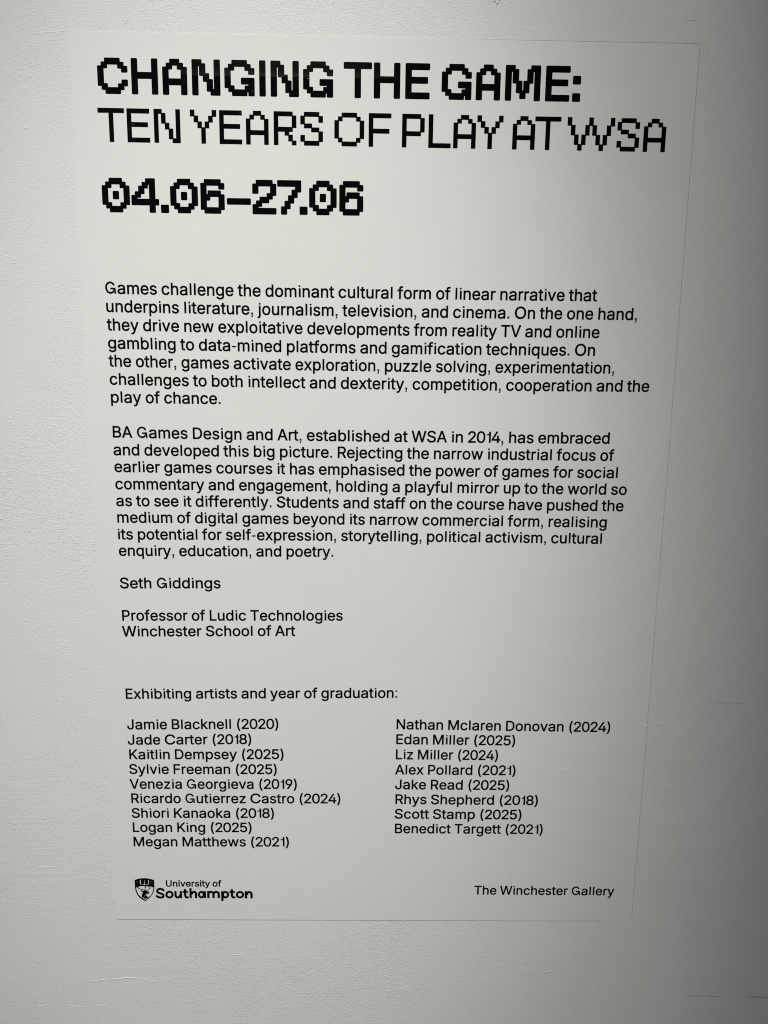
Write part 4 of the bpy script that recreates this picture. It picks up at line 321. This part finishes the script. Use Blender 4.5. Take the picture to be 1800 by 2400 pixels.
MARKS = {
 'segs': {'wall': [[968.8, 1347.0, 996.1, 1334.9, 1.1, 1.1], [994.8, 1335.7, 1018.3, 1323.5, 1.0, 0.9], [907.5, 1372.0, 924.4, 1365.4, 1.0, 0.9], [952.9, 1365.4, 972.9, 1351.8, 0.8, 0.5], [775.2, 1415.0, 826.1, 1401.6, 1.1, 0.25], [826.1, 1401.6, 902.1, 1375.2, 1.3, 0.16], [698.0, 1429.9, 732.5, 1425.0, 1.0, 0.35], [858.3, 985.7, 870.9, 979.2, 1.0, 1.1], [881.3, 1095.6, 889.1, 1088.9, 1.0, 1.1], [1001.0, 983.1, 1007.0, 978.0, 0.9, 1.0], [886.4, -24.5, 886.3, 109.4, 0.8, 0.22], [-136.4, 1236.4, -66.5, 1239.2, 0.9, 0.3], [-51.9, 1448.8, -12.4, 1443.8, 1.0, 0.5], [-12.4, 1443.8, 32.3, 1441.7, 1.1, 0.6], [32.3, 1441.7, 65.9, 1451.8, 1.2, 0.35], [65.9, 1451.8, 98.6, 1442.0, 1.4, 0.25], [-142.6, 1496.8, -114.9, 1493.8, 1.0, 0.4], [-93.9, 1495.4, -55.3, 1498.7, 1.0, 0.4], [-48.1, 1496.2, -14.9, 1496.9, 1.0, 0.35], [185.3, 1398.2, 208.4, 1398.9, 0.8, 0.4], [175.1, 1511.5, 299.2, 1442.3, 1.6, 0.14], [299.2, 1442.3, 352.8, 1409.5, 1.2, 0.22], [-59.7, 4.5, 0.1, -0.7, 0.9, 0.22], [1006.2, 906.9, 1023.0, 901.8, 0.9, 0.3], [-17.5, 1376.4, 7.2, 1368.3, 1.0, 0.2], [458.5, 1462.3, 483.3, 1460.6, 1.0, 0.35], [398.7, 1528.5, 407.2, 1521.9, 0.9, 0.5], [969.9, 1522.6, 1012.9, 1519.2, 1.1, 0.2], [512.8, 1358.8, 530.3, 1357.2, 0.8, 0.3], [-196.1, 1449.1, -133.3, 1451.4, 1.6, 0.12], [-170.1, 1477.6, -71.9, 1479.8, 1.8, 0.1], [104.1, 1489.3, 168.1, 1476.9, 1.2, 0.18], [-138.6, 665.9, -133.4, 662.7, 1.0, 0.5], [-97.5, 298.6, -88.1, 299.6, 0.8, 0.3]], 'sheet': [[711.8, 1065.7, 724.3, 1059.7, 1.2, 0.6], [694.8, 1083.1, 727.6, 1082.2, 2.6, 0.22], [793.1, 1155.3, 821.4, 1141.6, 1.1, 0.4], [704.0, 1208.2, 771.6, 1170.5, 1.1, 0.14], [22.2, 1235.7, 57.7, 1235.2, 1.0, 0.22], [57.7, 1235.2, 92.8, 1236.6, 1.0, 0.18], [183.8, 1228.7, 233.3, 1225.6, 1.0, 0.17], [765.5, 1183.5, 772.8, 1178.9, 0.9, 0.3], [230.5, 1324.1, 254.8, 1320.1, 1.2, 0.2], [304.3, 53.0, 330.0, 54.7, 1.2, 0.1], [290.3, 16.1, 298.8, 18.6, 0.9, 0.15], [574.2, 1307.2, 615.3, 1291.4, 1.4, 0.08], [517.6, 304.3, 589.8, 312.0, 2.0, 0.06]]},
 'blobs': {'wall': [[965.7, 968.1, 1.1, 0.6], [1008.3, 1401.5, 1.8, 0.7], [942.2, 1355.5, 1.8, 0.8], [-65.1, 121.3, 2.6, 0.35], [875.9, 884.0, 1.2, 0.4], [857.7, 888.4, 1.0, 0.4], [91.3, 1448.5, 1.2, 0.4], [508.1, 1462.2, 1.0, 0.4], [-74.2, 521.2, 0.8, 0.4], [-84.1, 597.6, 1.2, 0.5], [60.2, 1434.8, 1.1, 0.5], [1053.2, 1413.6, 1.0, 0.3], [18.2, 1356.4, 1.0, 0.3], [-84.7, 1224.7, 1.2, 0.4], [-74.6, 1227.0, 1.0, 0.4], [668.9, 1398.4, 1.2, 0.5], [673.2, 1338.4, 1.0, 0.4], [669.9, 1344.0, 1.3, 0.4], [683.8, 1340.8, 0.9, 0.4]], 'sheet': [[838.9, 987.1, 2.8, 1.0], [746.5, 299.5, 2.2, 0.4], [538.1, 514.5, 1.0, 0.4], [252.9, 740.1, 1.5, 0.35], [446.4, 918.1, 1.5, 0.35], [483.6, 967.3, 1.6, 0.4], [490.2, 965.8, 1.0, 0.3], [638.9, 1243.6, 1.8, 0.5], [646.5, 1240.7, 1.3, 0.3], [596.6, 1295.3, 1.6, 0.5], [647.2, 1304.6, 1.7, 0.45], [654.1, 1303.8, 1.2, 0.3], [567.5, 1207.3, 1.2, 0.35], [593.6, 1207.9, 1.3, 0.4], [634.1, 1207.0, 1.1, 0.3], [531.3, 171.6, 1.2, 0.3], [523.9, 237.5, 1.2, 0.25], [754.1, 252.0, 1.4, 0.25], [34.5, 244.9, 1.1, 0.3], [255.0, 1304.4, 0.9, 0.25], [263.3, 1309.1, 1.0, 0.25], [268.9, 1296.6, 0.9, 0.25], [197.9, 750.6, 0.9, 0.2], [126.7, 786.7, 1.0, 0.2], [509.6, 453.1, 1.0, 0.3], [460.3, 435.5, 1.1, 0.25], [652.6, 726.5, 1.2, 0.3]]},
 'specks': [[564.0, -45.3, 2.2], [567.5, -43.2, 1.6], [570.2, -46.4, 1.8], [566.5, -41.2, 1.2], [583.0, -38.8, 0.8], [694.3, -26.4, 1.1], [-29.2, -17.3, 0.8], [76.3, -11.1, 1.0], [84.7, -5.2, 0.9], [42.5, -4.5, 1.0], [62.2, -5.0, 0.9], [79.5, -15.2, 0.9], [237.2, 1382.8, 1.5], [957.0, 997.7, 1.2], [1032.3, 1308.3, 1.0], [-132.4, 1415.1, 1.1], [350.9, -39.7, 0.9], [324.5, -30.4, 0.6], [675.2, -2.2, 0.9], [851.6, 9.5, 1.2], [849.1, 4.0, 0.5], [834.5, 685.2, 0.8], [849.1, 708.8, 0.9], [967.1, 698.4, 0.9], [238.6, 1387.6, 0.9], [484.4, -24.2, 0.8], [817.3, -27.1, 1.0]],
 'dark_lines': [[939.0, 1473.7, 1009.0, 1476.0, 1.6], [1040.6, 1475.9, 1081.0, 1477.5, 2.2], [928.6, 947.8, 990.9, 948.4, 0.7], [819.5, -27.6, 835.0, -26.3, 0.8]],
}

# ---------------------------------------------------------------- helpers
def mesh_obj(name, verts, faces, material, parent=None, smooth=False):
    me = bpy.data.meshes.new(name)
    me.from_pydata([tuple(v) for v in verts], [], faces)
    me.materials.append(material)
    if smooth:
        for p in me.polygons: p.use_smooth = True
    me.update()
    ob = bpy.data.objects.new(name, me)
    COL.objects.link(ob)
    if parent: ob.parent = parent
    return ob

def fill(contours):
    """fill flat closed outlines (holes by even-odd) -> 2D verts, faces"""
    cu = bpy.data.curves.new('outline', 'CURVE')
    cu.dimensions = '2D'
    cu.fill_mode = 'FRONT'
    for c in contours:
        n = len(c) // 2
        s = cu.splines.new('POLY')
        s.points.add(n - 1)
        for i in range(n):
            s.points[i].co = (c[2 * i] * 0.01, c[2 * i + 1] * 0.01, 0, 1)
        s.use_cyclic_u = True
    ob = bpy.data.objects.new('outline', cu)
    me = ob.to_mesh()
    vs = [(v.co.x * 100, v.co.y * 100) for v in me.vertices]
    fs = [tuple(p.vertices) for p in me.polygons]
    ob.to_mesh_clear()
    bpy.data.objects.remove(ob)
    bpy.data.curves.remove(cu)
    return vs, fs

def facing(verts, faces):
    """turn faces so that they look out of the wall (towards -y)"""
    out = []
    for f in faces:
        a, b, c = (Vector(verts[i]) for i in f[:3])
        n = (b - a).cross(c - a)
        out.append(tuple(f) if n.y < 0 else tuple(reversed(f)))
    return out

PRINT = 0.88      # mm out of the wall at which the print lies
THICK = 0.80      # mm, front of the sheet

# ---------------------------------------------------------------- the wall
wall = mesh_obj('wall', [(-2.2, 0, 0), (3.2, 0, 0), (3.2, 0, 7.2), (-2.2, 0, 7.2)], [(0, 1, 2, 3)], M_WALL)
wall['kind'] = 'structure'

def ridge(name, x0, y0, x1, y1, w, h, base, material, parent):
    """a low rounded ridge of paint or a wrinkle, tapering to both ends"""
    import random
    rnd = random.Random(int(x0 * 7 + y0 * 13))
    L = math.hypot(x1 - x0, y1 - y0)
    n = max(6, int(L / 1.3))
    ux, uy = (x1 - x0) / L, (y1 - y0) / L
    prof = [(-1.5, -0.06), (-0.95, 0.10), (-0.55, 0.50), (-0.2, 0.93), (0.15, 0.97), (0.5, 0.58), (0.95, 0.12), (1.5, -0.06)]
    V, F = [], []
    wob, hv = 0.0, 1.0
    for i in range(n + 1):
        t = i / n
        wob = wob * 0.8 + rnd.uniform(-0.3, 0.3) * w
        hv = 0.7 * hv + 0.3 * rnd.uniform(0.25, 1.5)
        e = math.sin(math.pi * min(1, max(0, t))) ** 0.6
        k = (0.25 + 0.75 * e)
        for a, b in prof:
            d = a * w * k + wob
            V.append(W(x0 + ux * L * t - uy * d, y0 + uy * L * t + ux * d, base + b * h * e * hv - 0.01))
    m = len(prof)
    for i in range(n):
        for j in range(m - 1):
            F.append((i * m + j, i * m + j + 1, (i + 1) * m + j + 1, (i + 1) * m + j))
    return mesh_obj(name, V, facing(V, F), material, parent, True)

def blister(name, x, y, r, h, base, material, parent):
    import random
    rnd = random.Random(int(x * 11 + y * 3))
    V, F = [W(x, y, base + h)], []
    K = 14
    ph = rnd.uniform(0, 6.28)
    rings = ((0.3, 0.93), (0.6, 0.62), (0.9, 0.25), (1.25, 0.05), (1.6, -0.08))
    for rr, hh in rings:
        for k in range(K):
            a = k * 2 * math.pi / K
            q = r * rr * (1 + 0.22 * math.cos(a * 2 + ph) + 0.1 * math.cos(a * 3 + ph * 2))
            V.append(W(x + q * math.cos(a), y + q * math.sin(a), base + h * hh))
    for k in range(K): F.append((0, 1 + k, 1 + (k + 1) % K))
    for j in range(len(rings) - 1):
        for k in range(K):
            F.append((1 + j * K + k, 1 + (j + 1) * K + k, 1 + (j + 1) * K + (k + 1) % K, 1 + j * K + (k + 1) % K))
    return mesh_obj(name, V, facing(V, F), material, parent, True)

for x0, y0, x1, y1, w, h in MARKS['segs']['wall']:
    ridge('paint_ridge', x0, y0, x1, y1, w * 1.1, h * 1.35, 0, M_RIDGE, wall)
for x, y, r, h in MARKS['blobs']['wall']:
    blister('paint_blister', x, y, r * 0.8, h * 1.5, 0, M_RIDGE, wall)
for x, y, r in MARKS['specks']:
    K = 9
    V = [W(x + 0.55 * r * (1 + 0.35 * math.sin(k * 2.3 + x)) * math.cos(k * 2 * math.pi / K), y + 0.42 * r * (1 + 0.3 * math.cos(k * 1.7 + y)) * math.sin(k * 2 * math.pi / K), 0.14) for k in range(K)]
    mesh_obj('dirt_speck', V, facing(V, [tuple(range(K))]), M_DIRT, wall)

# ---------------------------------------------------------------- the text sheet
panel = bpy.data.objects.new('exhibition_text_panel', None)
COL.objects.link(panel)
panel.location = W(0, 1332)
panel.empty_display_size = 0.1
panel['label'] = 'tall white vinyl exhibition text panel with black lettering stuck on the painted wall'
panel['category'] = 'text panel'
bpy.context.view_layer.update()
PW = panel.matrix_world.copy()

def under(ob):
    ob.parent = panel
    ob.matrix_parent_inverse = PW.inverted()
    return ob

n = len(OUTLINE)
V = [W(x, y, THICK) for x, y in OUTLINE] + [W(x, y, -0.05) for x, y in OUTLINE]
ring_ = list(range(n))
F = facing(V, [tuple(ring_)]) + [(i, (i + 1) % n, n + (i + 1) % n, n + i) for i in range(n)]
sheet = under(mesh_obj('sheet', V, F, M_SHEET))
sheet.data.materials.append(M_CUT)
for p in sheet.data.polygons[1:]: p.material_index = 1

# the sheet's edge shadow, painted as dark strips along the cut edge (right, foot, and the right part of the top)
M_EDGE_SHADE = plain('edge_shade', (0.13, 0.13, 0.12, 1), 0.9)
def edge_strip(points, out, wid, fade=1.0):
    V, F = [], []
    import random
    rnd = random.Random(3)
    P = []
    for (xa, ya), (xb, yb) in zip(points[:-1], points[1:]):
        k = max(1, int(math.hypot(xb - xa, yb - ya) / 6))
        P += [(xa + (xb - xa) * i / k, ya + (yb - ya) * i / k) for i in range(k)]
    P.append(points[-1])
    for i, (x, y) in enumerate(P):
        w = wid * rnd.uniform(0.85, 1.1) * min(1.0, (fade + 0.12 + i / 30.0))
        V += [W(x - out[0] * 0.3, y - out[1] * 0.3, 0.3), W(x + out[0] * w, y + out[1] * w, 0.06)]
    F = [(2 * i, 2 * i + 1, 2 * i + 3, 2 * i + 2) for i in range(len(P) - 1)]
    return under(mesh_obj('edge_shade', V, facing(V, F), M_EDGE_SHADE))
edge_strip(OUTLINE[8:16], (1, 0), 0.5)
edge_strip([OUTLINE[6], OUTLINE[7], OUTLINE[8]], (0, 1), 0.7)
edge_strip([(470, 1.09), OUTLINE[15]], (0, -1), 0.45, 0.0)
for x0, y0, x1, y1, w, h in MARKS['segs']['sheet']:
    under(ridge('wrinkle', x0, y0, x1, y1, w * 1.1, h * 1.0, THICK, M_SHEET, None))
for x, y, r, h in MARKS['blobs']['sheet']:
    under(blister('air_bubble', x, y, r * 0.9, h * 1.2, THICK, M_SHEET, None))

# ---- small text: one mesh a line
GL = {c: fill(ls) for c, (a, ls) in FONT.items() if ls}
SIZE = 32.1
def text_line(name, block, t, x0, x1, xm, bow, slope, base):
    pen, glyphs = 0.0, []
    for c in t:
        if c in GL: glyphs.append((c, pen))
        pen += FONT[c][0]
    lo = min(v[0] for v in GL[glyphs[0][0]][0]) + glyphs[0][1]
    hi = max(v[0] for v in GL[glyphs[-1][0]][0]) + glyphs[-1][1]
    k = (x1 - x0) / (hi - lo)
    s = SIZE * (0.955 if block == 'g' else 1.0) / 1000.0
    V, F = [], []
    for c, p in glyphs:
        vs, fs = GL[c]
        o = len(V)
        for a, b in vs:
            X = x0 + (p + a - lo) * k
            d = X - xm
            V.append(W(X, base + slope * d + bow * d * d - b * s, PRINT))
        F += [tuple(i + o for i in f) for f in fs]
    return under(mesh_obj(name, V, facing(V, F), M_INK))
KIND = {'p1': 'paragraph_line', 'p2': 'paragraph_line', 's': 'author_line', 'e': 'list_heading', 'n': 'artist_name', 'm': 'artist_name', 'g': 'gallery_name'}
for block, t, x0, x1, xm, bow, slope, base in LINES:
    text_line(KIND[block], block, t, x0, x1, xm, bow, slope, base)

# ---- pixel lettering of the heading: strokes on a grid of columns and half rows
PX = {
 'thin': {
  'T': [(0,0,6,0),(3,0,3,15)],
  'E': [(0,0,0,15),(0,0,5,0),(0,7,4.5,7),(0,15,5,15)],
  'N': [(0,0,0,15),(0,0,1,0),(2,2,2,5),(3,7,3,8),(4,10,4,13),(5,15,6,15),(6,0,6,15)],
  'Y': [(0,0,0,1),(1,3,1,4),(2,6,2,7),(3,9,3,15),(4,6,4,7),(5,3,5,4),(6,0,6,1)],
  'A': [(2,0,3,0),(1,2,1,2),(4,2,4,2),(0,4,0,15),(5,4,5,15),(0,10,5,10)],
  'R': [(0,0,0,15),(0,0,4,0),(5,2,5,6),(0,8,4,8),(3,8,3,10),(4,12,4,13),(5,15,5,15)],
  'S': [(1,0,4,0),(0,2,0,4),(5,2,5,3),(1,6,2,6),(3,8,4,8),(5,10,5,13),(0,12,0,13),(1,15,4,15)],
  'O': [(2,0,5,0),(1,2,1,2),(6,2,6,2),(0,4,0,11),(7,4,7,11),(1,13,1,13),(6,13,6,13),(2,15,5,15)],
  'F': [(0,0,0,15),(0,0,5,0),(0,8,4.5,8)],
  'P': [(0,0,0,15),(0,0,4,0),(5,2,5,7),(0,9,4,9)],
  'L': [(0,0,0,15),(0,15,5,15)],
  'W': [(0,0,0,2),(1,4,1,7),(2,9,2,12),(3,14,3,15),(4,9,4,12),(5,4,5,7),(6,0,6,2),(7,4,7,7),(8,9,8,12),(9,14,9,15),(10,9,10,12),(11,4,11,7),(12,0,12,2)],
 },
 'bold': {
  'C': [(2,0,4.5,0),(1,2,1,2),(5.5,2,5.5,2),(6.5,4,6.5,4),(0,4,0,11),(6.5,11,6.5,11),(1,13,1,13),(5.5,13,5.5,13),(2,15,4.5,15)],
  'H': [(0,0,0,15),(5.5,0,5.5,15),(0,7,5.5,7)],
  'A': [(2,0,3,0),(1,2,1,2),(4,2,4,2),(0,4,0,15),(5,4,5,15),(0,10,5,10)],
  'N': [(0,0,0,15),(0,0,1,0),(2,2,2,5),(3,7,3,8),(4,10,4,13),(5,15,6,15),(6,0,6,15)],
  'G': [(2,0,4.5,0),(1,2,1,2),(5.5,2,5.5,2),(6.5,4,6.5,4),(0,4,0,11),(4.5,9,6.5,9),(6.5,9,6.5,15),(1,13,1,13),(5.5,13,5.5,13),(2,15,4.5,15)],
  'I': [(0,0,0,15)],
  'T': [(0,0,6,0),(3,0,3,15)],
  'E': [(0,0,0,15),(0,0,5,0),(0,7,4.5,7),(0,15,5,15)],
  'M': [(0,0,0,15),(0,0,1,0),(2,2,2,6),(3,8,3,11),(4,13,4,14),(5,8,5,11),(6,2,6,6),(7,0,8,0),(8,0,8,15)],
  ':': [(0,5,.5,6),(0,14,.5,15)],
  '0': [(2,0,4,0),(1,2,1,2),(5,2,5,2),(0,4,0,11),(6,4,6,11),(1,13,1,13),(5,13,5,13),(2,15,4,15),(3,7,3,8)],
  '4': [(4,0,5,0),(5,0,5,15),(3,2,3,2),(2,4,2,5),(1,7,1,7),(0,9,0,11),(0,11,6,11)],
  '6': [(1,0,4,0),(5,2,5,2),(0,2,0,13),(2,6,4,6),(1,8,1,8),(5,8,5,13),(1,15,4,15)],
  '-': [(0,10,5,10)],
  '2': [(1,0,4,0),(0,2,0,4),(5,2,5,5),(4,7,4,7),(2,9,3,9),(1,11,1,11),(0,13,0,15),(0,15,5,15)],
  '7': [(0,0,5,0),(5,0,5,3),(4,5,4,6),(3,8,3,9),(2,11,2,12),(1,14,1,15)],
  '.': [(0,14,.5,15)],
 },
}
PITCH = 4.88
def round_rect(x0, y0, x1, y1, r):
    P = []
    for cx, cy, a0 in ((x1 - r, y1 - r, 0), (x0 + r, y1 - r, 90), (x0 + r, y0 + r, 180), (x1 - r, y0 + r, 270)):
        for k in range(4):
            a = math.radians(a0 + k * 30)
            P.append((cx + r * math.cos(a), cy + r * math.sin(a)))
    return P

def pixel_line(name, key, style):
    h = HEADS[key]
    pen = 8.72 if style == 'bold' else 6.3
    rad = 1.45 if style == 'bold' else 0.45
    V, F = [], []
    for c, left in h['letters']:
        vs, fs = [], []
        for a, r0, b, r1 in PX[style][c]:
            P = round_rect(a * PITCH, r0 * PITCH / 2, b * PITCH + pen, r1 * PITCH / 2 + pen, rad)
            fs.append(list(range(len(vs), len(vs) + len(P))))
            vs += [Vector(p) for p in P]
        ov, oe, of, _, _, orig = geometry.delaunay_2d_cdt(vs, [], fs, 0, 1e-5)
        tall = 7.5 * PITCH + pen
        o = len(V)
        keep = [f for f, og in zip(of, orig) if og]
        for p in ov:
            X = left + p.x
            t, bt = h['top'][0] + h['top'][1] * X, h['bot'][0] + h['bot'][1] * X
            V.append(W(X, t + (bt - t) * p.y / tall, PRINT))
        F += [tuple(i + o for i in f) for f in keep]
    return under(mesh_obj(name, V, facing(V, F), M_INK))
pixel_line('title_line', 'bold', 'bold')['label'] = 'bold pixel-lettered first line of the title'
pixel_line('title_line', 'thin', 'thin')['label'] = 'lighter pixel-lettered second line of the title'
pixel_line('date_line', 'date', 'bold')

# ---- logo print at the foot of the sheet
for name, key in (('crest', 'crest'), ('logo_name', 'university'), ('logo_name', 'southampton')):
    vs, fs = fill(LOGO[key])
    V = [W(a / 100.0, b / 100.0, PRINT) for a, b in vs]
    o = under(mesh_obj(name, V, facing(V, fs), M_INK))
    if name == 'crest': o['label'] = 'small black shield with an open book and a stag head'

for x0, y0, x1, y1, w in MARKS['dark_lines']:  # dark creases and lines of the wall, drawn as flat grey strips
    import random
    rnd = random.Random(int(x0))
    nseg = 14
    up, dn = [], []
    for i in range(nseg + 1):
        t = i / nseg
        hw = w * 0.3 * (0.25 + math.sin(math.pi * t)) * rnd.uniform(0.5, 1.3)
        cy = y0 + (y1 - y0) * t + rnd.uniform(-0.3, 0.3) * w
        up.append(W(x0 + (x1 - x0) * t, cy - hw, 0.12)); dn.append(W(x0 + (x1 - x0) * t, cy + hw, 0.12))
    V = up + dn
    F = [(i, i + 1, nseg + 2 + i, nseg + 1 + i) for i in range(nseg)]
    mesh_obj('dark_line', V, facing(V, F), M_LINE, wall)
